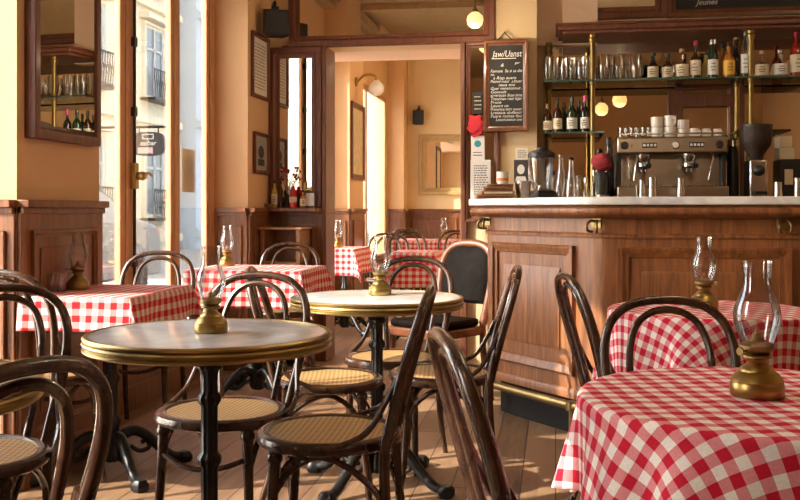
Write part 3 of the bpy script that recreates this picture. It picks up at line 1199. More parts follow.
def round_cloth(label, loc, R, half, rz, seed, mat='gingham', flare=.10, corner=.42):
    rnd = random.Random(seed)
    o_z = .752
    n, nr = 144, 46
    vs, uv, fs = [], [], []
    ph = rnd.uniform(0, 6)
    vs.append((0, 0, o_z)); uv.append((0, 0))
    for i in range(1, nr + 1):
        for k in range(n):
            a = 2 * PI * k / n
            ca, sa = math.cos(a), math.sin(a)
            smax = half / max(abs(ca), abs(sa))
            smax = min(smax, half * 1.30)
            nt_ = 16
            if i <= nt_:
                s = (R - .01) * i / nt_
            else:
                s = (R - .01) + (smax - R + .01) * (i - nt_) / (nr - nt_)
            e = max(0, s - R)
            rr = min(s, R)
            # rounded rim
            br = .012
            if s > R - br:
                t = (s - (R - br)) / (br * 1.57)
                if t < 1:
                    rr = R - br + br * math.sin(t * PI / 2)
                    z = o_z - br * (1 - math.cos(t * PI / 2))
                else:
                    rr = R
                    z = o_z - br - (s - (R - br) - br * 1.57)
            else:
                z = o_z
            dr = max(0, o_z - br - z)
            cf = .5 + .5 * math.cos(4 * (a - PI / 4))
            w = flare * dr + dr * corner * cf ** 3 + dr * .13 * math.sin(11 * a + ph) * (1 - .4 * cf) + dr * .07 * math.sin(19 * a + 2 * ph)
            sw = dr * .25 * math.sin(8 * a + ph * 1.7)
            rr += max(w, .004)
            aa = a + sw * .4
            wr = .0012 * math.sin(13 * s * ca * 7 + ph) * math.sin(9 * s * sa * 6)
            vs.append((rr * math.cos(aa), rr * math.sin(aa), z + (wr if dr == 0 else .25 * dr * cf ** 3)))
            uv.append((s * ca, s * sa))
    for k in range(n):
        fs.append((0, 1 + k, 1 + (k + 1) % n))
    for i in range(nr - 1):
        for k in range(n):
            k2 = (k + 1) % n
            fs.append((1 + i * n + k, 1 + (i + 1) * n + k, 1 + (i + 1) * n + k2, 1 + i * n + k2))
    m = MB(); m.add(vs, fs); m.uv = uv
    o = m.build('tablecloth', mat, fix=False, ang=180)
    so = o.modifiers.new('cloth', 'SOLIDIFY'); so.thickness = .002
    o.location = loc
    o.rotation_euler = (0, 0, rz)
    tag(o, label, 'tablecloth', 'red checked tablecloths')
    # frayed hem
    return o


def plain_round_table(label, x, y, R, rz):
    t = thing('round_table', label, 'table', (x, y, 0), rz)
    m = MB(); m.lathe([(0, .722), (R - .015, .722), (R - .006, .73), (R - .006, .742), (R - .015, .748), (0, .748)], 48)
    m.build('table_top', 'frame_wood', t)
    for ch in T1.children:
        if ch.name.split('.')[0] in ('column', 'foot'):
            c = ch.copy(); COL.objects.link(c); c.parent = t
            if ch.name.startswith('column'):
                c.scale = (1, 1, .722 / .70)
    return t


x4, y4 = at(772, 1.71)
plain_round_table('round table under the nearest checked cloth on the right', x4, y4, .335, .3)
round_cloth('red checked cloth on the large table nearest the viewer at right', (x4, y4, 0), .338, .50, YAW + math.radians(3), 3, flare=.12, corner=.12)
x5, y5 = at(711, 3.24)
plain_round_table('round table under the checked cloth in front of the bar', x5, y5, .335, .3)
round_cloth('red checked cloth on the round table in front of the bar panel', (x5, y5, 0), .338, .58, YAW + math.radians(20), 9, flare=.02, corner=.2)
lamp2(757, 1.715, .7535, 'large clear oil lamp on the nearest checked table at right')
lamp2(704, 3.24, .7535, 'oil lamp on the checked table in front of the bar')


def rect_cloth(label, x0, x1, y0, y1, drop, seed, flat=(), mat='gingham_wall', z=.752, per=None):
    """cloth over a rectangular top; flat: sides ('-x', '+x', '-y', '+y') where the cloth stops at the edge"""
    rnd = random.Random(seed)
    cx, cy = (x0 + x1) / 2, (y0 + y1) / 2
    tx, ty = (x1 - x0) / 2, (y1 - y0) / 2
    dl = {k: (0.0 if k in flat else drop) for k in ('-x', '+x', '-y', '+y')}

    def axis(t, dn, dp):
        st = .02
        v = []
        if dn: v += [-t - dn + dn * i / 12 for i in range(12)]
        nn = max(6, int(2 * t / st))
        v += [-t + 2 * t * i / nn for i in range(nn + 1)]
        if dp: v += [t + dp * (i + 1) / 12 for i in range(12)]
        return v
    us, ws = axis(tx, dl['-x'], dl['+x']), axis(ty, dl['-y'], dl['+y'])
    ph = rnd.uniform(0, 6)
    vs, uv, fs = [], [], []
    for w in ws:
        for u in us:
            du, dw = max(0, abs(u) - tx), max(0, abs(w) - ty)
            su, sw = math.copysign(1, u), math.copysign(1, w)
            rho = math.hypot(du, dw)
            x = min(max(u, -tx), tx)
            y = min(max(w, -ty), ty)
            zz = z + .0015 * math.sin(17 * u + ph) * math.sin(13 * w + ph * 2)
            if rho > 0:
                al = math.atan2(dw, du)
                s2 = math.sin(2 * al)
                fl = .06 + .34 * s2 ** 2
                wob = .10 * math.sin(15 * (u if dw >= du else w) + ph) * rho
                x += su * (math.cos(al) * (fl * rho + wob) + .004)
                y += sw * (math.sin(al) * (fl * rho + wob) + .004)
                zz = z - .004 - rho * (1 - .12 * s2 ** 2)
            vs.append((x, y, zz)); uv.append((u, w))
    nu = len(us)
    for j in range(len(ws) - 1):
        for i in range(nu - 1):
            fs.append((j * nu + i, j * nu + i + 1, (j + 1) * nu + i + 1, (j + 1) * nu + i))
    m = MB(); m.add(vs, fs); m.uv = uv
    o = m.build('tablecloth', mat, fix=False, ang=180)
    so = o.modifiers.new('cloth', 'SOLIDIFY'); so.thickness = .002
    o.location = (cx, cy, 0)
    return tag(o, label, 'tablecloth', 'red checked tablecloths')


def rect_table(label, x0, x1, y0, y1, ztop=.748):
    cx, cy = (x0 + x1) / 2, (y0 + y1) / 2
    t = thing('rectangular_table', label, 'table', (cx, cy, 0))
    m = MB(); m.box(x0 + .005, x1 - .005, y0 + .005, y1 - .005, ztop - .03, ztop)
    m.build('table_top', 'frame_wood', t, wld=True, bevel=.004)
    for ch in T1.children:
        if ch.name.split('.')[0] in ('column', 'foot'):
            c = ch.copy(); COL.objects.link(c); c.parent = t
            if ch.name.startswith('column'):
                c.scale = (1, 1, (ztop - .03) / .70)
    return t


rect_table('small rectangular table under checked cloth against the near pillar', -2.025, -1.585, 3.41, 4.03)
rect_cloth('red checked cloth on the table against the near pillar', -2.028, -1.58, 3.405, 4.035, .125, 2, ('-x',))
lamp2(78, 4.02, .7535, 'oil lamp on the checked table beside the near pillar')
rect_table('rectangular table under checked cloth in front of the window', -2.02, -1.37, 5.06, 5.62)
rect_cloth('red checked cloth on the table in front of the window', -2.025, -1.365, 5.05, 5.63, .2, 5, ('-x',))
lamp2(227, 5.70, .7535, 'oil lamp on the checked table in front of the window')
rect_table('table under checked cloth just inside the back room', -1.98, -1.68, 7.95, 8.6)
rect_cloth('red checked cloth on the table just inside the back room', -1.985, -1.675, 7.94, 8.61, .22, 6, ('-x',))
lamp2(338, 8.5, .7535, 'oil lamp on the nearer table in the back room')
rect_table('small table under checked cloth in the shade inside the opening', -1.27, -.93, 7.45, 7.95)
rect_cloth('red checked cloth on the small shaded table inside the opening', -1.275, -.925, 7.44, 7.96, .27, 12)
rect_table('far table under checked cloth in the back room', -1.75, -.7, 10.3, 11.0)
rect_cloth('red checked cloth on the far table in the back room', -1.755, -.695, 10.29, 11.01, .25, 8)
lamp2(444, 10.8, .7535, 'oil lamp on the far table in the back room')
# glass tumblers near the wall lamp
GL = None


def tumbler(label, x, y, z, r=.028, h=.075, mat='clear_glass'):
    m = MB()
    m.lathe([(0, 0), (r * .82, 0), (r * .85, .004), (r, h), (r - .002, h), (r * .8, .008), (0, .008)], 20)
    o = m.build('glass_tumbler', mat)
    o.location = (x, y, z)
    return tag(o, label, 'glass', 'drinking glasses')


for i, px in enumerate((52, 60)):
    x, y = at(px, 3.9)
    tumbler(('left' if i == 0 else 'right') + ' of two small glasses behind the lamp on the near wall table', x, y, .7535)

# ---------- small cabinet below the ledge
x0, d0 = onY(260, 6.42); x1, d1 = onY(300, 6.42)
zt = zat(227, d0)
e = thing('small_cabinet', 'low wooden cabinet with dark open shelf below the ledge', 'cabinet', ((x0 + x1) / 2, 6.57, 0))
m = MB()
m.box(x0, x0 + .03, 6.42, 6.71, 0, zt - .02); m.box(x1 - .03, x1, 6.42, 6.71, 0, zt - .02)
m.box(x0, x1, 6.69, 6.71, 0, zt - .02); m.box(x0, x1, 6.43, 6.71, .70, .725); m.box(x0, x1, 6.43, 6.71, .05, .075)
m.build('body', 'box_wood', e, wld=True, bevel=.004)
m = MB(); m.box(x0 - .015, x1 + .015, 6.405, 6.715, zt - .02, zt)
m.build('cabinet_top', 'box_wood', e, wld=True, bevel=.005)
m = MB(); m.box(x0 + .032, x1 - .032, 6.425, 6.445, .08, .70)
m.ring(((x0), 6.425, 0), U, Wv, -VY, .06, x1 - x0 - .06, .13, .65, .03, .012)
dd = m.build('door', 'box_wood', e, wld=True, bevel=.003)
m = MB(); m.lathe([(0, 0), (.012, 0), (.014, .012), (.006, .016), (0, .016)], 12, (x1 - .06, 6.42, .4), axis='-Y')
m.build('knob', 'brass', dd, wld=True)
# ================================================================= BAR
def off_poly(poly, k):
    """offset an open polyline to its left by k (poly runs so that outside is on the left)"""
    out = []
    n = len(poly)
    P = [Vector((a, b, 0)) for a, b in poly]
    for i in range(n):
        t = Vector((0, 0, 0))
        ns = []
        if i > 0:
            v = (P[i] - P[i - 1]).normalized(); ns.append(Vector((v.y, -v.x, 0)))
        if i < n - 1:
            v = (P[i + 1] - P[i]).normalized(); ns.append(Vector((v.y, -v.x, 0)))
        if len(ns) == 2:
            b = (ns[0] + ns[1]).normalized()
            q = P[i] + b * (k / max(.3, b.dot(ns[0])))
        else:
            q = P[i] + ns[0] * k
        out.append((q.x, q.y))
    return out


# outline runs from the back left end round to the right, outside is to its right hand (towards -Y)
OUT = [(-.36, 5.78), (-.36, 5.205)] + [(p.x, p.y) for p in spline([(-.345, 5.175, 0), (-.235, 5.02, 0), (-.11, 4.865, 0), (.115, 4.595, 0)], 4)] + [(p.x, p.y) for p in spline([(.138, 4.57, 0), (.17, 4.535, 0), (.21, 4.51, 0), (.26, 4.50, 0)], 3)] + [(3.1, 4.50)]
INN = [(3.1, 5.0), (.32, 5.0), (.1, 5.25), (.1, 5.78)]
bar = thing('bar_counter', 'brown panelled wooden bar counter with an angled left end', 'bar counter', (1.2, 5.0, 0))
m = MB()
m.prism(OUT + INN, .19, 1.075)
m.build('body', 'bar_wood', bar, wld=True, ang=25)
m = MB(); m.prism(off_poly(OUT, -.07) + INN, 0, .19)
m.build('kick_plinth', 'kick_grey', bar, wld=True)


def sweep_rail(m, path, prof):
    """profile [(out, z)] swept along the plan polyline"""
    cols = [off_poly(path, o) for o, z in prof]
    k = len(prof)
    vs, fs = [], []
    for i in range(len(path)):
        for j, (o, z) in enumerate(prof):
            vs.append((cols[j][i][0], cols[j][i][1], z))
    for i in range(len(path) - 1):
        for j in range(k):
            j2 = (j + 1) % k
            fs.append((i * k + j, i * k + j2, (i + 1) * k + j2, (i + 1) * k + j))
    fs.append(tuple(range(k))); fs.append(tuple((len(path) - 1) * k + j for j in range(k)))
    m.add(vs, fs)


m = MB()
sweep_rail(m, OUT, [(-.01, 1.045), (.03, 1.047), (.055, 1.055), (.085, 1.063), (.095, 1.075), (.092, 1.092), (.075, 1.10), (.07, 1.106), (-.01, 1.106)])
sweep_rail(m, OUT, [(-.01, .955), (.012, .958), (.014, .97), (.006, .978), (-.01, .98)])
m.build('cornice_moulding', 'bar_wood', bar, wld=True, ang=50)
m = MB(); sweep_rail(m, OUT, [(-.01, .19), (.012, .19), (.012, .225), (.006, .235), (-.01, .24)])
m.build('base_moulding', 'bar_wood', bar, wld=True, ang=50)
# panel on the angled part, follows its slight curve; straight panels on the front


def panel(path, z0, z1, t=.05):
    m = MB()
    P = [Vector((a, b, 0)) for a, b in path]
    ins = off_poly(path, .0)
    # horizontal mouldings
    for za, zb, s in ((z1 - t, z1, 1), (z0, z0 + t, -1)):
        pr = [(-.005, za), (.010, za + .006), (.012, za + t * .35), (.022, za + t * .6), (.024, zb - .008), (.014, zb), (-.005, zb)]
        if s < 0:
            pr = [(o, za + zb - z) for o, z in pr]
        sweep_rail(m, path, pr)
    for end, q in ((0, 1), (-1, -2)):
        a = P[end]; v = (P[q] - a).normalized()
        nr = Vector((v.y, -v.x, 0)) if end == 0 else Vector((-v.y, v.x, 0))
        for u0, u1, h in ((0, .022, .023), (.022, .05, .011)):
            m.board(a, v, Wv, nr, u0, u1, z0, z1, h)
    # raised inner field
    mid = [P[0].lerp(P[1], .0)] + P[1:-1] + [P[-1]]
    a = P[0] + (P[1] - P[0]).normalized() * .11
    b = P[-1] + (P[-2] - P[-1]).normalized() * .11
    inner = [(a.x, a.y)] + [(p.x, p.y) for p in P[1:-1] if (p - P[0]).length > .12 and (p - P[-1]).length > .12] + [(b.x, b.y)]
    sweep_rail(m, inner, [(-.005, z0 + .11), (.003, z0 + .11), (.008, z0 + .125), (.008, z1 - .125), (.003, z1 - .11), (-.005, z1 - .11)])
    return m


ang = [(p.x, p.y) for p in spline([(-.345, 5.175, 0), (-.235, 5.02, 0), (-.11, 4.865, 0), (.115, 4.595, 0)], 4)]
def cutpath(path, a, b):
    P = [Vector((x, y, 0)) for x, y in path]
    v0, v1 = (P[1] - P[0]).normalized(), (P[-2] - P[-1]).normalized()
    s, e = P[0] + v0 * a, P[-1] + v1 * b
    mid = [(p.x, p.y) for p in P if (p - P[0]).length > a + .02 and (p - P[-1]).length > b + .02]
    return [(s.x, s.y)] + mid + [(e.x, e.y)]


panel(cutpath(ang, .04, .03), .30, .915).build('panel', 'bar_wood', bar, wld=True, ang=30)
for x0, x1 in ((onY(617, 4.5)[0], onY(791, 4.5)[0]), (1.14, 1.9), (2.0, 2.8)):
    panel([(x0, 4.50), (x1, 4.50)], .30, .915).build('panel', 'bar_wood', bar, wld=True, ang=30)


def coat_hook(x, y, nx, ny):
    m = MB()
    a = math.atan2(ny, nx)
    pts = [(0, 0, 0), (.03, 0, .005), (.05, 0, -.015), (.045, 0, -.04), (.02, 0, -.045)]
    R = Matrix.Rotation(a, 3, 'Z')
    for s in (-1, 1):
        m.tube([Vector((x, y, 1.03)) + R @ Vector((p[0], p[1] + s * p[0] * .5, p[2])) for p in spline(pts, 4)], .007, 8)
    m.cbox((x, y, 1.03), (.012, .05, .06), a)
    m.build('coat_hook', 'dull_brass', bar, wld=True, bevel=.002)


coat_hook(.19, 4.52, -.5, -.86)
x, _ = onY(783, 4.49)
coat_hook(x, 4.492, 0, -1)
coat_hook(-.355, 5.19, -.78, -.62)
# foot rail
rail = [(p.x, p.y, .185) for p in spline([(-.46, 5.2, 0), (-.36, 5.03, 0), (-.22, 4.84, 0), (-.04, 4.62, 0), (.08, 4.475, 0)], 5)] + [(p.x, p.y, .185) for p in spline([(.11, 4.445, 0), (.17, 4.40, 0), (.26, 4.385, 0)], 4)] + [(3.1, 4.385, .185)]
m = MB(); m.tube(rail, .021, 12)
fr = m.build('foot_rail', 'dull_brass', bar, wld=True)
for x, y, nx, ny in ((.075, 4.481, -.6, -.8), (1.1, 4.385, 0, -1), (-.40, 5.1, -.8, -.6)):
    m = MB()
    m.tube([(x, y, .185), (x, y, 0.012)], .013, 8)
    m.lathe([(0, 0), (.035, 0), (.035, .006), (.018, .014), (0, .014)], 14, (x, y, 0))
    m.lathe([(.0, -.026), (.026, -.02), (.029, 0), (.026, .02), (0, .026)], 14, (x, y, .185))
    m.build('rail_post', 'dull_brass', fr, wld=True)
# worktop
m = MB()
WT = off_poly(OUT, .10)
m.prism(WT + [(3.1, 5.08), (.36, 5.08), (.16, 5.3), (.16, 5.78)], 1.108, 1.145)
tag(m.build('bar_worktop', 'marble', bevel=.006, ang=30), 'long pale marble worktop on the wooden bar', 'worktop')
ZW = 1.1455

# ---------- back bar
YM = 7.05
bb = thing('back_counter', 'low back counter under the shelves carrying the coffee machine', 'counter', (1.8, 6.4, 0))
m = MB(); m.box(.2, 3.35, 6.12, 6.75, 0, 1.06)
m.build('body', 'frame_wood', bb, wld=True)
for x in (.25, .85, 1.45, 2.05, 2.65):
    m = MB(); m.ring((x, 6.12, 0), U, Wv, -VY, 0, .56, .15, 1.0, .05, .02)
    m.box(x + .27, x + .29, 6.09, 6.12, .5, .62)
    m.build('cabinet_door', 'frame_wood', bb, wld=True)
m = MB(); m.box(.17, 3.37, 6.06, 6.76, 1.06, 1.10)
m.build('counter_top', 'frame_wood', bb, wld=True, bevel=.006)
ZB = 1.1005
xl, dl = onY(545, YM - .04)
zt_, zb_ = zat(36, dl), 1.10
e = wall_mirror('back_bar_mirror', 'large mirror behind the bottle shelves', (xl, YM, zb_ - .05), U, -VY, 3.36 - xl, zt_ - zb_ + .05, .03, .03, 'dull_brass', 'bar_mirror')
for px in (676, 737):
    xx, _ = onY(px, YM - .05)
    m = MB(); m.box(xx - .05, xx + .05, YM - .05, YM - .02, 1.1, zat(92 if px == 676 else 36, 6.9))
    m.build('wood_upright', 'frame_wood', e, wld=True, bevel=.004)
xa, _ = onY(676, YM - .05); xb, _ = onY(737, YM - .05)
m = MB(); m.box(xa, xb, YM - .06, YM - .02, zat(109, 6.9), zat(97, 6.9)); m.box(xa, xb, YM - .06, YM - .02, zat(91, 6.9), zat(87, 6.9))
m.build('wood_crosspiece', 'frame_wood', e, wld=True, bevel=.004)

# cornice shelf on the wall
YS = 6.66
sh = thing('bottle_shelves', 'tall brass shelf stand with glass shelves over the back counter', 'shelves', (1.6, 6.8, 1.10))
x0, d0 = onY(563, 6.56)
m = MB()
zc0, zc1 = zat(34, 6.5), zat(25, 6.5)
m.box(x0, 3.36, 6.58, YM, zc0, zc0 + .02); m.box(x0 - .03, 3.36, 6.54, YM, zc0 + .02, zc0 + .05); m.box(x0 - .05, 3.36, 6.51, YM, zc0 + .05, zc1)
m.build('cornice_board', 'frame_wood', sh, wld=True, bevel=.008)
for px, yy in ((592.5, YS), (751, YS), (737, YM - .12), (549, YM - .12)):
    xx, dd = onY(px, yy)
    m = MB()
    m.lathe([(0, 1.10), (.03, 1.10), (.03, 1.115), (.02, 1.13), (.017, 1.15), (.017, zc0 - .06), (.024, zc0 - .05), (.028, zc0 - .03), (.02, zc0 - .02), (.026, zc0), (0, zc0)], 16, (xx, yy, 0))
    for q in (131, 80):
        zz = zat(q, 6.5)
        m.lathe([(.017, zz - .03), (.024, zz - .022), (.024, zz - .002), (.017, zz + .006)], 16, (xx, yy, 0))
    m.build('post', 'brass', sh, wld=True)
xs0, _ = onY(543, YS + .1)
ZS1 = zat(80.5, 6.53)
m = MB(); m.box(xs0, 3.34, YS - .06, YM - .06, ZS1 - .012, ZS1)
m.build('glass_shelf', 'shelf_glass', sh, wld=True, smooth=False)
xe, _ = onY(604, YS)
ZS2 = zat(132, 6.53)
m = MB(); m.box(xs0, xe, YS - .06, YM - .06, ZS2 - .012, ZS2)
m.build('glass_shelf', 'shelf_glass', sh, wld=True, smooth=False)
xa, _ = onY(737, YS); xb, _ = onY(790, YS)
m = MB(); m.box(xa, xb, YS - .03, YM - .06, ZS2 - .012, ZS2)
m.build('glass_shelf', 'shelf_glass', sh, wld=True, smooth=False)
m = MB()
for zz in (ZS1 - .016, ZS2 - .016):
    xq = 3.34 if zz > 1.8 else xe
    m.box(xs0, xq, YS - .064, YS - .0605, zz + .004, zz + .016)
m.build('shelf_edge', 'dark_glass_edge', sh, wld=True, smooth=False)

# ---------- mirror and chalkboard on the wall above the cornice
zc = zat(25, 6.9)
xa, da = onY(585, 6.99); xb, db = onY(668, 6.99)
wall_mirror('wall_mirror', 'framed mirror above the cornice at the top of the bar wall', (xa, 7.05, zat(19, da)), U, -VY, xb - xa, .62, .085, .05, 'frame_wood', 'mirror')


def writing(m, o, u, nr, lines, w, h, sx):
    for (tx, s, x, z, shear) in lines:
        vs, fs = text_mb(tx, s, shear)
        m.add([o + u * (x + v.x * sx) + Wv * (z + v.y) + nr * (.001 + v.z) for v in vs], fs)


xa, da = onY(668, 6.98); xb = 3.3


def wr2(m, o, u, nr, w, h, t):
    writing(m, o, u, nr, [('Jeunes', .055, .20, t + .030, .3)], w, h, 1)


wall_mirror('chalkboard', 'black chalkboard in reddish frame at the top right above the shelves', (xa, 7.05, zat(17, da)), U, -VY, xb - xa, .55, .06, .045, 'red_chair_wood', 'chalk_black', cat='chalkboard', pic=wr2)

# menu chalkboard (Y = partition face)
YC = YP - .05
xa, da = onY(484, YC); xb, db = onY(528.5, YC)
z1, z0 = zat(41, da), zat(132, da)
W_, H_ = xb - xa, z1 - z0
MENU = ['Famose  Sa si sa die', 'm.', '  a Risp auant', 'Pieinni-rutcr  s,lituer', '      naua tou', 'Guer nenenonnut .', 'Gouuuit', 'arreracan Scan inna', 'Trascinan reei lajar', 'Fruce', 'Lauscs us', 'Praiumoa teirr auxer', 'Lreiaiua duifanci', 'Fuare rames fou', '     Loucnutesce uve']


def menu(m, o, u, nr, w, h, t):
    iw = w - 2 * t
    ln = [('Jaw/Uanst', .062, t + iw * .09, h - t - .078, .25), ('&', .030, t + iw * .33, h - t - .145, .3), ('ger', .022, t + iw * .76, h - t - .128, .3)]
    z = h - t - .185
    st = (z - t - .012) / len(MENU)
    for s in MENU:
        ln.append((s, .0285, t + iw * .03, z, .25))
        z -= st
    for tx, s, x, zz, shr in ln:
        vs, fs = text_mb(tx, s, shr)
        mxx = max(v.x for v in vs)
        k = min(1.15, (w - t * 1.15 - x) / mxx)
        m.add([o + u * (x + v.x * k) + Wv * (zz + v.y) + nr * (.001 + v.z) for v in vs], fs)
    m.board(o, u, Wv, nr, t + iw * .1, t + iw * .8, h - t - .092, h - t - .087, .001)


cb = wall_mirror('menu_chalkboard', 'tall chalkboard menu with white handwriting hanging right of the opening', (xa, YC, z0), U, -VY, W_, H_, .038, .035, 'red_chair_wood', 'chalk_black', cat='chalkboard', pic=menu)
m = MB()
xc = (xa + xb) / 2 - .01
m.tube([(xc - .05, YC - .01, z1), (xc, YC + .0, z1 + .055), (xc + .05, YC - .01, z1)], .004, 6)
m.tube([(xc, YC - .012, z1 + .055), (xc, YC + .05, z1 + .06)], .005, 6)
m.build('hanging_loop', 'cast_iron', cb, wld=True)


def sheet(px0, px1, py0, py1, Y, mat, label, cat, lines=0, lmat='ink', name='paper_notice', dep=.003):
    xa, da = onY(px0, Y); xb, db = onY(px1, Y)
    z0, z1 = zat(py1, da), zat(py0, da)
    e = thing(name, label, cat, ((xa + xb) / 2, Y, z0))
    m = MB(); m.box(xa, xb, Y - dep, Y, z0, z1)
    s = m.build('sheet', mat, e, wld=True, smooth=False)
    if lines:
        m = MB()
        txt_lines(lines, .1)(m, Vector((xa, Y - dep - .0005, z0)), U, -VY, xb - xa, z1 - z0, .006)
        m.build('print', lmat, e, wld=True, smooth=False)
    return e, xa, xb, z0, z1


YN = YP - .046
sheet(472.5, 482.5, 92, 114, YN, 'chalk_black', 'small black card with pale print on the narrow mirror', 'card', 4, 'label_cream')
e, xa, xb, z0, z1 = sheet(471, 484.5, 136, 160, YN, 'label_white', 'white square sticker with a blue round mark on the narrow mirror', 'sticker', 0)
m = MB(); m.lathe([(0, 0), (.024, 0), (.024, .002), (0, .002)], 20, ((xa + xb) / 2, YN - .003, z1 - .055), axis='-Y')
m.build('round_mark', 'teal', e, wld=True)
m = MB(); m.board(((xa), YN - .0035, z0), U, Wv, -VY, .015, xb - xa - .015, .03, .036, .0006); m.board(((xa), YN - .0035, z0), U, Wv, -VY, .015, xb - xa - .02, .05, .055, .0006)
m.build('print', 'ink', e, wld=True, smooth=False)
sheet(470.5, 490.5, 160, 200, YN - .006, 'label_white', 'white printed price list sheet below the sticker', 'paper', 13, 'ink')
# red rose
x, _ = onY(476, YN - .04)
d = 6.68
e = thing('red_rose_decoration', 'red cloth rose pinned on the narrow mirror above the sticker', 'decoration', (x, YN - .002, zat(125, d)))
m = MB()
rr = random.Random(4)
for k in range(16):
    a = k * 2.4; q = .012 + .0028 * k
    c = Vector((math.cos(a) * q, -.035 + .0016 * k, math.sin(a) * q * 1.15))
    pts = []
    for i in range(10):
        b = 2 * PI * i / 10
        r = .024 + .006 * math.sin(3 * b + k)
        pts.append(c + Vector((math.cos(b) * r, -.004 * math.cos(2 * b) - .006, math.sin(b) * r)))
    pts += [p + Vector((0, .016, 0)) for p in pts]
    m.add(pts, [tuple(range(10)), tuple(range(19, 9, -1))] + [(i, (i + 1) % 10, 10 + (i + 1) % 10, 10 + i) for i in range(10)])
m.build('petals', 'rose_red', e)
m = MB(); m.lathe([(0, 0), (.03, .0), (.03, .03), (0, .03)], 12, axis='-Y')
m.build('backing', 'foil_red', e)

# ================================================================= BOTTLES, GLASSES, BAR TOOLS
ORD = ['first', 'second', 'third', 'fourth', 'fifth', 'sixth', 'seventh', 'eighth', 'ninth', 'tenth', 'eleventh', 'twelfth', 'thirteenth', 'fourteenth', 'fifteenth', 'sixteenth']


def bottle(label, x, y, z, h, r, glass, lab='label_cream', cap='black_plastic', neck=.32, shoulder=.60, capfrac=.12, group='bottles on the bar shelves', kind='liquor_bottle', labz=(.12, .5), nr=None):
    t = thing(kind, label, 'bottle', (x, y, z), random.uniform(-.3, .3), group)
    nk = nr or r * neck
    m = MB()
    m.lathe([(0, .003), (r * .7, 0), (r * .95, .004), (r, .012), (r, h * shoulder), (r * .93, h * (shoulder + .05)), (r * .6, h * (shoulder + .13)), (nk * 1.1, h * (shoulder + .19)), (nk, h * (shoulder + .24)), (nk, h * .955), (nk * 1.25, h * .96), (nk * 1.25, h * .985), (0, h * .985)], 22)
    m.build('glass_body', glass, t)
    if lab:
        m = MB()
        z0, z1 = h * labz[0], h * labz[1]
        m.lathe([(r + .0005, z0), (r + .0012, z0), (r + .0012, z1), (r + .0005, z1)], 22)
        o = m.build('label', lab, t)
        m = MB()
        for k, (f, ln) in enumerate(((.72, .5), (.5, .8), (.3, .6))):
            zz = z0 + (z1 - z0) * f
            n_ = 6
            for i in range(n_):
                a0 = -PI / 2 - ln * .7 + 2 * ln * .7 * i / n_
                a1 = a0 + 2 * ln * .7 / n_ * .75
                q = r + .0017
                m.add([(q * math.cos(a0), q * math.sin(a0), zz - .003), (q * math.cos(a1), q * math.sin(a1), zz - .003), (q * math.cos(a1), q * math.sin(a1), zz + .004), (q * math.cos(a0), q * math.sin(a0), zz + .004)], [(0, 1, 2, 3)])
        m.build('print', 'ink', o, smooth=False)
    m = MB(); zc = h * (1 - capfrac)
    m.lathe([(nk + .001, zc), (nk * 1.35, zc), (nk * 1.35, h * .995), (nk * 1.1, h), (0, h)], 16)
    m.build('cap', cap, t)
    return t


YBt = 6.76
ROW = [  # px, top y, width px, glass, label, cap, shape, text
    (653, 53, 10.5, 'dark_bottle', 'label_cream', 'black_plastic', (.42, .50), 'short dark round bottle with cream label'),
    (667.5, 54, 10.5, 'wine_glass_brown', 'label_cream', 'black_plastic', (.42, .52), 'short brown bottle with cream label and dark stopper'),
    (682, 49, 12.5, 'clear_glass', 'label_cream', 'cork', (.36, .42), 'squat clear bottle with cream label and cork'),
    (695.5, 41, 10, 'wine_glass_brown', 'label_cream', 'foil_red', (.32, .50), 'tall brown bottle with red foil neck'),
    (713, 40, 10, 'wine_glass_green', 'label_white', 'steel', (.6, .62), 'tall green bottle with white label and wide neck'),
    (729, 42, 11.5, 'amber_liquor', 'label_yellow', 'wine_glass_brown', (.36, .52), 'amber bottle with yellow and purple label'),
    (746, 30, 10, 'clear_glass', 'label_white', 'steel', (.4, .62), 'tallest clear bottle with white label beside the brass post'),
    (762, 51, 13, 'clear_glass', 'label_cream', 'cork', (.3, .44), 'wide clear bottle with cream label right of the brass post'),
    (780, 50, 14, 'clear_glass', 'label_white', 'steel', (.3, .46), 'wide clear decanter bottle with pale label'),
    (796, 32, 11, 'red_liquor', 'label_cream', 'foil_red', (.35, .58), 'tall red bottle with red cap at the right edge'),
]
for px, ty, wpx, gl, lab, cap, (nk, sho), tx in ROW:
    x, d = onY(px, YBt)
    h = zat(ty, d) - ZS1
    bottle(tx + ' on the upper glass shelf', x, YBt, ZS1 + .0005, h, wpx * d / F / 2, gl, lab, cap, nk, sho)
# second row behind (partly hidden)
for px, ty, wpx, gl, tx in ((706, 52, 8, 'yellow_liquor', 'yellowish bottle behind the tall green bottle'), (722.5, 44, 8, 'amber_liquor', 'slim amber bottle behind the yellow label bottle'), (736, 40, 8, 'dark_bottle', 'slim dark bottle behind, left of the tallest clear bottle')):
    x, d = onY(px, 6.88)
    bottle(tx + ' on the upper shelf', x, 6.88, ZS1 + .0005, zat(ty, d) - ZS1, wpx * d / F / 2, gl, None, 'black_plastic', .4, .55)
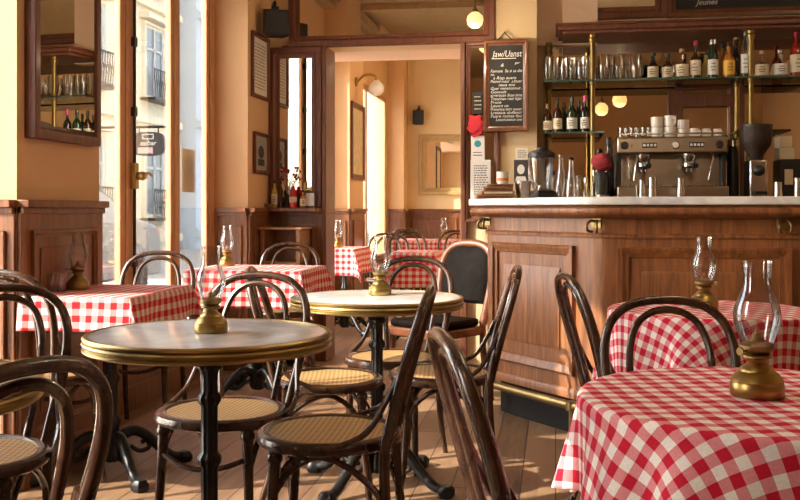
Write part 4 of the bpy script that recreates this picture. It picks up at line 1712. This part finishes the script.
# lower shelf wines
LOW = [(547.5, 104, 8.5, 'wine_glass_brown', 'label_cream', 'cork', 'brown bottle with cream label, leftmost'),
       (557.5, 98, 9, 'wine_glass_brown', 'label_cream', 'black_plastic', 'brown wine bottle with pale label, second'),
       (572, 97, 10, 'wine_glass_green', 'label_white', 'wine_glass_green', 'dark green wine bottle with white label'),
       (585, 96, 9, 'dark_bottle', 'label_white', 'foil_pink', 'dark wine bottle with pink foil cap')]
for px, ty, wpx, gl, lab, cap, tx in LOW:
    x, d = onY(px, YBt)
    bottle(tx + ' on the lower glass shelf', x, YBt, ZS2 + .0005, zat(ty, d) - ZS2, wpx * d / F / 2, gl, lab, cap, .3, .55, .16, 'wine bottles on the lower shelf', 'wine_bottle', (.12, .42))
for px, ty, gl, tx in ((564, 103, 'wine_glass_green', 'slim green bottle between the brown and the dark green bottle'), (579, 101, 'wine_glass_green', 'slim green bottle behind the pink capped bottle')):
    x, d = onY(px, 6.9)
    bottle(tx + ' on the lower shelf', x, 6.9, ZS2 + .0005, zat(ty, d) - ZS2, 8 * d / F / 2, gl, None, 'wine_glass_green', .3, .55, .16, 'wine bottles on the lower shelf', 'wine_bottle')

# glasses, stemless goblets on the upper shelf
GB = None


def goblet(label, x, y, z, r, h, grp='drinking glasses on the upper shelf'):
    global GB
    if GB is None:
        t = thing('drinking_glass', label, 'glass', (x, y, z), 0, grp)
        m = MB()
        pr = [(0, .0), (.026, 0), (.028, .006), (.03, .02), (.038, .05), (.040, .09), (.0375, .125), (.034, .15)]
        m.lathe(pr + [(a - .0022, b) for a, b in pr[:2:-1]] + [(0, .012)], 20)
        m.build('bowl', 'clear_glass', t)
        GB = t
        t.scale = (r / .04, r / .04, h / .15)
        return t
    o = dup(GB, (x, y, z), 0, label)
    o.scale = (r / .04, r / .04, h / .15)
    return o


gx = [548, 556, 564, 572.5, 581, 588, 604, 619, 636]
for i, px in enumerate(gx):
    x, d = onY(px, YBt + .02 * (i % 2))
    sz = 12.5 if i > 5 else 9.5
    goblet('%s drinking glass from the left on the upper glass shelf' % ORD[i], x, YBt + .02 * (i % 2), ZS1 + .0005, sz * d / F / 2, zat(56.5 if i < 6 else 55, d) - ZS1)
for i, px in enumerate((552, 561, 569, 577, 585, 611, 628)):
    x, d = onY(px, 6.90)
    goblet('%s glass from the left in the rear row of the upper glass shelf' % ORD[i], x, 6.90, ZS1 + .0005, 9 * d / F / 2, zat(59, d) - ZS1)

# ---------- coffee machine
YF = 6.28
xl, dl = onY(617, YF); xr, dr = onY(728, YF)
dm = (dl + dr) / 2
w = xr - xl
cx = (xl + xr) / 2
cmz = lambda py: zat(py, dm) - ZB
e = thing('espresso_machine', 'wide steel two-group coffee machine on the back counter', 'coffee machine', (cx, YF, ZB))
zt, zp, zk, zg = cmz(136.5), cmz(153.5), cmz(180), cmz(193.5)
h2 = w / 2
m = MB()
m.prism([(-h2, .0), (h2, .0), (h2, .45), (-h2, .45)], zp, zt)
o = m.build('top_housing', 'machine_steel', e, bevel=.012)
m = MB(); m.box(-h2 + .02, h2 - .02, .16, .44, .04, zp + .01)
m.build('back_panel', 'machine_steel', e, bevel=.006)
for s in (-1, 1):
    m = MB(); m.prism([(s * h2 - (.0 if s > 0 else -.0), .06), (s * (h2 - .03), .06), (s * (h2 - .03), .45), (s * h2, .45)], .04, zp + .01)
    m.build('side_panel', 'black_plastic', e, bevel=.005)
m = MB(); m.box(-h2, h2, -.04, .44, .04, zg + .045)
m.build('drip_tray', 'machine_steel', e, bevel=.008)
m = MB()
for i in range(26):
    x = -h2 + .04 + (w - .08) * i / 25
    m.box(x - .004, x + .004, -.03, .15, zg + .045, zg + .051)
m.build('tray_grille', 'steel', e, smooth=False)
for sx in (-1, 1):
    for yy in (.02, .38):
        m = MB(); m.lathe([(0, 0), (.022, 0), (.018, .04), (0, .04)], 12, (sx * (h2 - .06), yy, 0)); m.build('foot', 'black_plastic', e)
m = MB()
for sx in (-1, 1):
    for yy in (.02, .43):
        m.tube([(sx * (h2 - .02), yy, zt), (sx * (h2 - .02), yy, zt + .02)], .005, 6)
m.tube([(-h2 + .02, .43, zt + .02), (-h2 + .02, .02, zt + .02), (h2 - .02, .02, zt + .02), (h2 - .02, .43, zt + .02)], .005, 6)
m.build('cup_rail', 'steel', e)
zm = (zp + zt) / 2
pxm = lambda px: (px - 672.5) / 111 * w
for px in (624.5, 719.5):
    m = MB(); m.lathe([(0, .0), (.024, 0), (.026, .012), (.02, .03), (0, .032)], 18, (pxm(px), 0, zm), axis='-Y')
    m.build('steam_knob', 'black_plastic', e)
m = MB(); m.lathe([(0, 0), (.026, 0), (.026, .012), (.02, .014), (0, .012)], 20, (pxm(676), 0, zm), axis='-Y')
o = m.build('gauge', 'steel', e)
m = MB(); m.lathe([(0, .0135), (.019, .0145), (0, .015)], 20, (pxm(676), 0, zm), axis='-Y'); m.build('gauge_face', 'label_white', o)
for px in (650, 697):
    m = MB(); m.box(pxm(px) - .046, pxm(px) + .046, -.006, .002, zm - .016, zm + .016)
    o = m.build('button_pad', 'black_plastic', e, bevel=.003)
    m = MB()
    for k in range(4):
        x = pxm(px) - .033 + .022 * k
        m.box(x - .007, x + .007, -.01, -.005, zm - .008, zm + .008)
    m.build('buttons', 'label_white', o, smooth=False)
m = MB(); m.lathe([(0, 0), (.008, 0), (.008, .008), (0, .008)], 10, (pxm(632), 0, zm), axis='-Y'); m.build('power_light', 'wick', e)
for px in (645, 691):
    x = pxm(px)
    m = MB()
    m.lathe([(0, zp + .01), (.045, zp + .01), (.045, zp - .03), (.036, zp - .045), (.036, zp - .06), (0, zp - .06)], 22, (x, .07, 0))
    o = m.build('group_head', 'steel', e)
    m = MB()
    m.lathe([(.04, zp - .05), (.043, zp - .055), (.043, zp - .08), (.03, zp - .09), (0, zp - .09)], 20, (x, .07, 0))
    m.tube([(x - .012, .07, zp - .09), (x - .014, .065, zp - .115)], .008, 8); m.tube([(x + .012, .07, zp - .09), (x + .014, .065, zp - .115)], .008, 8)
    p = m.build('portafilter', 'steel', o)
    m = MB(); m.tube([(x, .03, zp - .068), (x + .005, -.04, zp - .072), (x + .012, -.15, zp - .085)], [.010, .014, .017], 10)
    m.build('portafilter_handle', 'black_plastic', o)
for px, dx in ((628, -.01), (713, .03), (637, .02)):
    x = pxm(px)
    m = MB(); m.tube(spline([(x, .03, zp + .01), (x, -.02, zp - .03), (x - dx * .5, -.035, zp - .09), (x - dx, -.03, zp - .17)], 5), .006, 8)
    m.build('steam_wand', 'steel', e)
# cups on the machine
ZT_ = ZB + zt + .001


def cup(name, label, px, wpx, py0, py1, mat='ceramic', y=YF + .16, handle=True, grp='cups on the coffee machine', zb=None, cat='cup'):
    x, d = onY(px, y)
    r = wpx * d / F / 2
    z0 = zat(py1, d) if zb is None else zb
    h = zat(py0, d) - z0
    t = thing(name, label, cat, (x, y, z0), -.9 + random.uniform(-.2, .2), grp)
    m = MB()
    m.lathe([(0, 0), (r * .78, 0), (r * .9, h * .05), (r, h * .2), (r, h), (r * .93, h), (r * .9, h * .2), (r * .7, h * .1), (0, h * .1)], 24)
    m.build('body', mat, t)
    if handle:
        m = MB(); m.tube(spline([(r * .95, 0, h * .78), (r * 1.4, 0, h * .74), (r * 1.5, 0, h * .5), (r * 1.3, 0, h * .28), (r * .95, 0, h * .22)], 4), r * .11, 7)
        m.build('handle', mat, t)
    return t


zoff = ZT_
def cup_on(name, label, px, wpx, ht, mat='ceramic', base=0.0, **k):
    y = k.pop('y', YF + .16)
    x, d = onY(px, y)
    z = ZT_ + base
    return cup(name, label, px, wpx, HOR - (z + ht - EZ) * F / d, 0, mat, y, zb=z, **k), ht


for i, px in enumerate((622.5, 633.5, 645)):
    cup_on('glass_mug', '%s glass mug from the left on top of the coffee machine' % ORD[i], px, 10, .072, 'clear_glass', handle=False, grp='glass mugs on the coffee machine', cat='mug')
for i, (px, wp, hh, n_) in enumerate(((657, 12, .068, 2), (670, 12.5, .072, 2), (683, 12, .058, 2))):
    for k in range(n_):
        cup_on('coffee_cup', '%s white cup in the %s stack on top of the coffee machine' % ('lower' if k == 0 else 'upper', ('left', 'middle, tallest', 'right')[i]), px, wp, hh, base=k * (hh + .001), handle=(k == 1 and i == 1))
for i, (px, wp, hh) in enumerate(((694, 10.5, .06), (706, 8.5, .058), (717.5, 8, .055))):
    cup_on('coffee_cup', ('small white cup beside the stacks', 'small white cup second from the right end', 'smallest white cup at the right end')[i] + ' on the coffee machine', px, wp, hh)
# steel jugs in front


def jug(label, px, wpx, ty, y=6.14, mat='steel', name='milk_jug', handle=True, spout=True, cat='jug', zb=ZB):
    x, d = onY(px, y)
    r = wpx * d / F / 2
    h = zat(ty, d) - zb
    t = thing(name, label, cat, (x, y, zb), random.uniform(-.4, .4))
    m = MB()
    m.lathe([(0, 0), (r * .9, 0), (r * 1.0, h * .04), (r * 1.0, h * .45), (r * .86, h * .75), (r * .92, h), (r * .86, h), (r * .8, h * .75), (r * .9, h * .45), (r * .9, h * .06), (0, h * .05)], 24)
    m.build('body', mat, t)
    if handle:
        m = MB(); m.tube(spline([(-r * .88, 0, h * .85), (-r * 1.7, 0, h * .8), (-r * 1.75, 0, h * .45), (-r, 0, h * .25)], 5), r * .1, 7)
        m.build('handle', mat, t)
    return t


jug('small steel jug with handle at the left before the coffee machine', 642, 6, 180)
jug('taller steel tumbler left of centre before the coffee machine', 652.5, 9, 177.5, handle=False, name='steel_tumbler', cat='tumbler')
jug('second steel tumbler before the middle of the coffee machine', 681, 9, 178, handle=False, name='steel_tumbler', cat='tumbler')

# coffee grinder right of the machine
y = 6.3
x, d = onY(756, y)
gz = lambda py: zat(py, d) - ZB
e = thing('coffee_grinder', 'silver coffee grinder with dark bean hopper right of the machine', 'coffee grinder', (x, y, ZB))
wd = 17 * d / F
m = MB(); m.box(-wd / 2, wd / 2, -.08, .12, .05, gz(160)); m.build('body', 'steel', e, bevel=.012)
m = MB(); m.box(-wd * .75, wd * .7, -.14, .14, 0, .05); m.build('base', 'black_plastic', e, bevel=.008)
z0, z1 = gz(160), gz(127)
m = MB(); m.lathe([(0, z0), (.04, z0), (.045, z0 + .03), (.088, z0 + .09), (.098, z0 + .14), (.096, z1), (0, z1)], 22); m.build('bean_hopper', 'coffee_beans', e)
m = MB(); m.lathe([(0, z1), (.1, z1), (.1, z1 + .012), (.03, z1 + .02), (0, z1 + .02)], 22); m.build('hopper_lid', 'black_plastic', e)
m = MB(); m.lathe([(.0, 0), (.03, 0), (.034, .02), (.02, .035), (0, .04)], 14, (0, -.08, gz(171)), axis='-Y'); m.build('dosing_spout', 'black_plastic', e)
m = MB(); m.tube([(-.03, -.08, .10), (-.03, -.16, .09), (.03, -.16, .09), (.03, -.08, .10)], .008, 7); m.build('holder_fork', 'black_plastic', e)
# black tall tools between machine and grinder
x, d = onY(733, 6.5)
bottle('tall black thermos flask between the coffee machine and grinder', x, 6.5, ZB, zat(140, d) - ZB, .038, 'black_plastic', None, 'steel', .7, .78, .1, None, 'thermos_flask')
# right end objects
for i, (px, wp, ty) in enumerate(((778, 8, 182), (798, 8, 178))):
    jug(('small steel canister right of the grinder', 'steel canister at the right edge of the back counter')[i], px, wp * 1.1, ty, handle=False, name='steel_canister', cat='canister')
xa, d = onY(776, 6.5); xb, _ = onY(800, 6.5)
e = thing('storage_box', 'dark storage box behind the canisters at the right end', 'box', ((xa + xb) / 2, 6.5, ZB))
m = MB(); m.box(xa, xb, 6.4, 6.6, ZB, zat(160, d)); m.build('body', 'black_plastic', e, wld=True, bevel=.006)
m = MB(); m.box(xa + .03, xa + .08, 6.395, 6.402, zat(185, d), zat(170, d)); m.build('label', 'label_cream', e, wld=True)
xa2, d = onY(777, 6.5); xb2, _ = onY(792, 6.5)
for k, nm in enumerate(('lower', 'upper')):
    m = MB(); z = zat(160, d) + .0005 + k * .075
    m.box(xa2, xb2 - k * .015, 6.43, 6.58, z, z + .073)
    tag(m.build('paper_carton', 'label_cream', bevel=.004), nm + ' of two pale cartons stacked on the dark storage box', 'carton', 'cartons on the storage box')

# ---------- left of the machine on the back counter
y = 6.3
x, d = onY(602, y)
e = thing('black_shaker', 'black cylindrical tin standing left of the coffee machine', 'tin', (x, y, ZB))
h = zat(172, d) - ZB
m = MB(); m.lathe([(0, 0), (.042, 0), (.044, .01), (.044, h - .02), (.04, h), (0, h)], 22); m.build('body', 'black_plastic', e)
m = MB(); m.lathe([(.0445, h * .3), (.0455, h * .3), (.0455, h * .36), (.0445, h * .36)], 22); m.build('band', 'steel', e)
e = thing('red_cloth_bundle', 'crumpled red checked cloth on the black tin', 'cloth', (x, y, ZB + h + .0005))
m = MB()
rr = random.Random(8)
vs, fs = [], []
nn, kk = 8, 16
for i in range(nn + 1):
    th = PI * i / nn
    for k in range(kk):
        a = 2 * PI * k / kk
        r = .062 * (1 + .18 * math.sin(3 * a + i) + .1 * rr.uniform(-1, 1)) * math.sin(th)
        vs.append((r * math.cos(a), r * math.sin(a) * .8, .062 - .062 * math.cos(th)))
for i in range(nn):
    for k in range(kk):
        fs.append((i * kk + k, i * kk + (k + 1) % kk, (i + 1) * kk + (k + 1) % kk, (i + 1) * kk + k))
m.add(vs, fs); m.build('folds', 'red_cloth', e)
x, d = onY(608.5, 6.45)
bottle('tall black bottle against the left side of the coffee machine', x, 6.45, ZB, zat(137, d) - ZB, .036, 'dark_bottle', None, 'black_plastic', .4, .6, .12, None, 'syrup_bottle')
for i, (px, ty, wp) in enumerate(((586, 178, 8), (594, 170, 6))):
    x, d = onY(px, 6.25)
    bottle(('small clear stoppered flask left of the black tin', 'slim clear flask beside the black tin')[i], x, 6.25, ZB, zat(ty, d) - ZB, wp * d / F / 2, 'clear_glass', None, 'steel', .4, .5, .15, None, 'glass_flask')

# ---------- on the angled end of the worktop
def wpt(px, d):
    x, y = at(px, d)
    return x, y


d = 5.62
x, y = wpt(541.5, d)
e = thing('blender', 'kitchen blender with black lid and clear jar on the bar', 'blender', (x, y, ZW), 2.2)
bz = lambda py: zat(py, d) - ZW
hb = .055
m = MB(); m.prism([(-.06, -.06), (.06, -.06), (.06, .06), (-.06, .06)], 0, hb); m.build('base', 'black_plastic', e, bevel=.014)
m = MB()
z1 = bz(158)
pr = [(.045, hb), (.055, hb + .02), (.075, z1 - .01), (.077, z1)]
m.lathe(pr + [(r - .003, z) for r, z in pr[::-1]] + [pr[0]], 12); m.build('jar', 'clear_glass', e)
m = MB(); m.lathe([(0, z1), (.079, z1), (.082, z1 + .012), (.076, z1 + .03), (.05, z1 + .045), (.03, z1 + .048), (.028, z1 + .06), (0, z1 + .06)], 20); m.build('lid', 'black_plastic', e)
m = MB(); m.tube(spline([(.07, 0, z1 - .02), (.12, 0, z1 - .03), (.115, 0, z1 - .12), (.06, 0, hb + .05)], 5), .011, 8); m.build('handle', 'clear_glass', e)
m = MB(); m.lathe([(0, hb), (.03, hb), (.02, hb + .03), (0, hb + .03)], 12); m.build('blade_hub', 'steel', e)
d = 5.5
x, y = wpt(523, d)
e = jug('grey metal pitcher beside the blender on the bar', 0, 1, 0) if False else None
t = thing('metal_pitcher', 'grey metal pitcher left of the blender on the bar', 'pitcher', (x, y, ZW))
h = zat(181, d) - ZW
m = MB(); m.lathe([(0, 0), (.034, 0), (.036, .006), (.045, h * .7), (.048, h), (.044, h), (.034, .01), (0, .01)], 22); m.build('body', 'steel', t)
m = MB(); m.tube(spline([(.045, 0, h * .9), (.075, 0, h * .8), (.07, 0, h * .4), (.038, 0, h * .2)], 5), .005, 7); m.build('handle', 'steel', t)
# carafes
for i, (px, dd, ty, wp, lean) in enumerate(((561, 5.56, 157, 13, 0), (571, 5.38, 160, 12, 0), (578.5, 5.6, 178, 10, 0))):
    x, y = wpt(px, dd)
    h = zat(ty, dd) - ZW
    r = wp * dd / F / 2
    t = thing('glass_carafe', ('tall glass carafe right of the blender on the bar', 'conical glass carafe second right of the blender', 'small round glass carafe nearest the shelf post')[i], 'carafe', (x, y, ZW), 0, 'carafes on the bar')
    m = MB()
    pr = [(0, 0), (r * .9, 0), (r, .01), (r * .96, h * .25), (r * .6, h * .6), (r * .36, h * .82), (r * .42, h)]
    m.lathe(pr + [(a - .002, b) for a, b in pr[:1:-1]] + [(0, .006)], 24); m.build('body', 'clear_glass', t)
    m = MB(); m.lathe([(0, h), (r * .45, h), (r * .5, h + .012), (0, h + .018)], 14); m.build('stopper', 'black_plastic' if i == 1 else 'steel', t)
# wooden trays / books
for k, (px, w_, dp, hh, tx) in enumerate(((495, .225, .14, .026, 'bottom wide wooden tray of the stack at the left bar end'), (496.5, .19, .13, .022, 'second wooden tray from the bottom at the left bar end'), (498, .165, .12, .020, 'third wooden tray in the stack at the left bar end'), (499, .15, .115, .018, 'top wooden tray of the stack at the left bar end'))):
    d = 5.5
    x, y = wpt(px, d)
    z = ZW + (0, .0265, .049, .0695)[k]
    e = thing('wooden_tray', tx, 'tray', (x, y, z), YAW + (.0, .06, -.05, .03)[k], 'wooden trays on the bar end')
    m = MB(); m.box(-w_ / 2, w_ / 2, -dp / 2, dp / 2, 0, hh); m.build('body', 'box_wood', e, bevel=.004)
    m = MB(); m.box(-w_ / 2 + .015, w_ / 2 - .015, -dp / 2 - .003, -dp / 2 + .001, hh * .25, hh * .75); m.build('front_strip', 'label_cream' if k == 1 else 'frame_wood', e)
d = 5.62
x, y = wpt(502.5, d)
z = ZW + .0695 + .018 + .0005
cw = 11.5 * d / F / 2
e = thing('white_cup', 'white cup standing on top of the wooden trays', 'cup', (at(502.5, 5.5)[0], at(502.5, 5.5)[1], z))
m = MB(); m.lathe([(0, 0), (cw * .8, 0), (cw, .012), (cw, .07), (cw * .92, .07), (cw * .85, .012), (0, .008)], 22); m.build('body', 'ceramic', e)
m = MB(); m.lathe([(cw + .0004, .018), (cw + .001, .018), (cw + .001, .034), (cw + .0004, .034)], 22); m.build('band', 'wick', e)
# photo + note behind (on the wall of the partition end)
e, xa, xb, z0, z1 = sheet(514, 528, 160, 183, YP - .001, 'ink', 'small framed black and white portrait standing behind the blender', 'photo', 0, name='portrait_photo', dep=.014)
m = MB()
c = Vector(((xa + xb) / 2, YP - .0165, (z0 + z1) / 2))
m.add([c + Vector((.026 * math.cos(a), 0, .034 * math.sin(a) + .014)) for a in [2 * PI * k / 18 for k in range(18)]], [tuple(range(18))])
m.add([c + Vector((x_, 0, z_)) for x_, z_ in ((-.042, -.075), (.042, -.075), (.03, -.035), (-.03, -.035))], [(0, 1, 2, 3)])
m.build('portrait', 'label_white', e, wld=True, smooth=False)
sheet(515.5, 528, 148, 160, YP - .001, 'paper', 'small cream note with print above the portrait photo', 'note', 4, 'ink')

# ---------- ledge left of the opening
ZL = 1.1005
yl = 6.66


def ledge(px, dpx=0):
    return onY(px, yl)


m = MB(); m.box(-2.03, -1.66, YP - .16, YP - .0405, 1.072, 1.10)
tag(m.build('ledge_shelf', 'dado_wood', bevel=.005), 'narrow wooden ledge under the framed mirror left of the opening', 'shelf')
x, d = ledge(293)
h = zat(186, d) - ZL
e = thing('red_candle_jar', 'red glass candle jar on the ledge below the mirror', 'candle', (x, yl, ZL))
r = 7.5 * d / F / 2
m = MB(); m.lathe([(0, 0), (r, 0), (r, h * .8), (r * .96, h * .84), (0, h * .84)], 22); m.build('jar', 'red_wax', e)
m = MB(); m.lathe([(0, h * .84), (r * .5, h * .84), (r * .5, h * .97), (r * .3, h), (0, h)], 16); m.build('lid', 'foil_red', e)
m = MB(); m.lathe([(r + .0005, h * .25), (r + .0012, h * .25), (r + .0012, h * .5), (r + .0005, h * .5)], 20); m.build('label', 'label_cream', e)
for i, (px, ty, wp, gl, tx) in enumerate(((274.5, 180, 6, 'yellow_liquor', 'tall yellowish bottle on the ledge, left of the candle'), (280.5, 178, 5, 'wine_glass_brown', 'slim brown bottle on the ledge beside the yellow bottle'), (303, 190, 6, 'amber_liquor', 'short amber bottle on the ledge right of the red candle'))):
    x, d = ledge(px)
    bottle(tx, x, yl, ZL, zat(ty, d) - ZL, wp * d / F / 2, gl, 'label_cream' if i != 1 else None, 'black_plastic', .35, .55, .12, None, 'small_bottle')
x, d = ledge(309)
m = MB()
e = thing('photo_frame', 'small dark photo frame propped on the ledge behind the candle', 'photo frame', (x, yl + .03, ZL))
m.ring((-.045, 0, 0), U, Wv, -VY, 0, .09, 0, .12, .014, .012); m.build('frame', 'black_plastic', e)
m = MB(); m.box(-.036, .036, -.002, .006, .01, .11); m.build('picture_sheet', 'label_white', e)
x, d = ledge(270)
e = thing('small_dish', 'small pale dish at the left end of the ledge', 'dish', (x, yl - .02, ZL))
m = MB(); m.lathe([(0, 0), (.025, 0), (.045, .03), (.042, .03), (.024, .005), (0, .005)], 18); m.build('body', 'cork', e)
# dried flowers
x, d = ledge(286)
e = thing('dried_flowers', 'bunch of dried reddish flowers in a dark vase before the mirror', 'flowers', (x, yl + .035, ZL))
m = MB(); m.lathe([(0, 0), (.02, 0), (.022, .03), (.014, .08), (.016, .1), (0, .1)], 14); m.build('vase', 'black_plastic', e)
m = MB()
rr = random.Random(2)
tips = []
for k in range(12):
    a = rr.uniform(0, 6.28); q = rr.uniform(.02, .075)
    tip = (q * math.cos(a), q * .4 * math.sin(a) - .0, rr.uniform(.2, .32))
    m.tube(spline([(0, 0, .09), (tip[0] * .3, tip[1] * .3, tip[2] * .6), tip], 3), .0016, 5)
    tips.append(tip)
m.build('stems', 'cork', e)
m = MB()
for t_ in tips:
    m.lathe([(0, -.012), (.009, -.004), (.011, .004), (0, .012)], 8, t_)
m.build('blossoms', 'red_cloth', e)
# ================================================================= LIGHT AND CAMERA
w = bpy.data.worlds.new('sky')
SC.world = w
w.use_nodes = True
n = w.node_tree
bg = n.nodes['Background']
sky = n.nodes.new('ShaderNodeTexSky')
sky.sky_type = 'NISHITA'
sky.sun_disc = False
sky.sun_elevation = math.radians(36)
sky.sun_rotation = math.radians(240)
sky.air_density = 1.0
sky.dust_density = 2.5
mx = n.nodes.new('ShaderNodeMix'); mx.data_type = 'RGBA'
mx.inputs['Factor'].default_value = .55
n.links.new(sky.outputs[0], mx.inputs['A'])
mx.inputs['B'].default_value = (5.0, 4.9, 4.7, 1)
n.links.new(mx.outputs['Result'], bg.inputs['Color'])
bg.inputs['Strength'].default_value = 1.15
sd = bpy.data.lights.new('sun', 'SUN')
sd.energy = 32.0
sd.angle = math.radians(0.8)
sd.color = (1.0, .91, .79)
so = bpy.data.objects.new('sun', sd)
COL.objects.link(so)
dirv = Vector((1, .62, -.77))
so.rotation_euler = dirv.to_track_quat('-Z', 'Y').to_euler()
so.location = (-6, -2, 6)


def portal(c, sx, sy, nrm):
    li = bpy.data.lights.new('window_portal', 'AREA')
    li.shape = 'RECTANGLE'; li.size = sx; li.size_y = sy
    li.cycles.is_portal = True
    o = bpy.data.objects.new('window_portal', li)
    COL.objects.link(o)
    o.location = c
    o.rotation_euler = Vector(nrm).to_track_quat('-Z', 'Z').to_euler()


for a, b in WIN:
    portal((XW - .2, (a + b) / 2, (SILL.get(a, ZS) + ZT) / 2), b - a, ZT - SILL.get(a, ZS), (1, 0, 0))
cd = bpy.data.cameras.new('camera')
cd.sensor_width = 36
cd.lens = F / 800 * 36
cd.shift_y = -40 / 800
cd.clip_start = .05
co = bpy.data.objects.new('camera', cd)
COL.objects.link(co)
co.location = (0, 0, EZ)
co.rotation_euler = (PI / 2, 0, YAW)
SC.camera = co
SC.view_settings.view_transform = 'Standard'
SC.view_settings.look = 'None'
SC.view_settings.exposure = 0.72
SC.view_settings.gamma = 1
SC.view_settings.use_curve_mapping = False
SC.cycles.use_denoising = True
SC.cycles.max_bounces = 10
SC.cycles.transparent_max_bounces = 24
SC.cycles.sample_clamp_indirect = 6
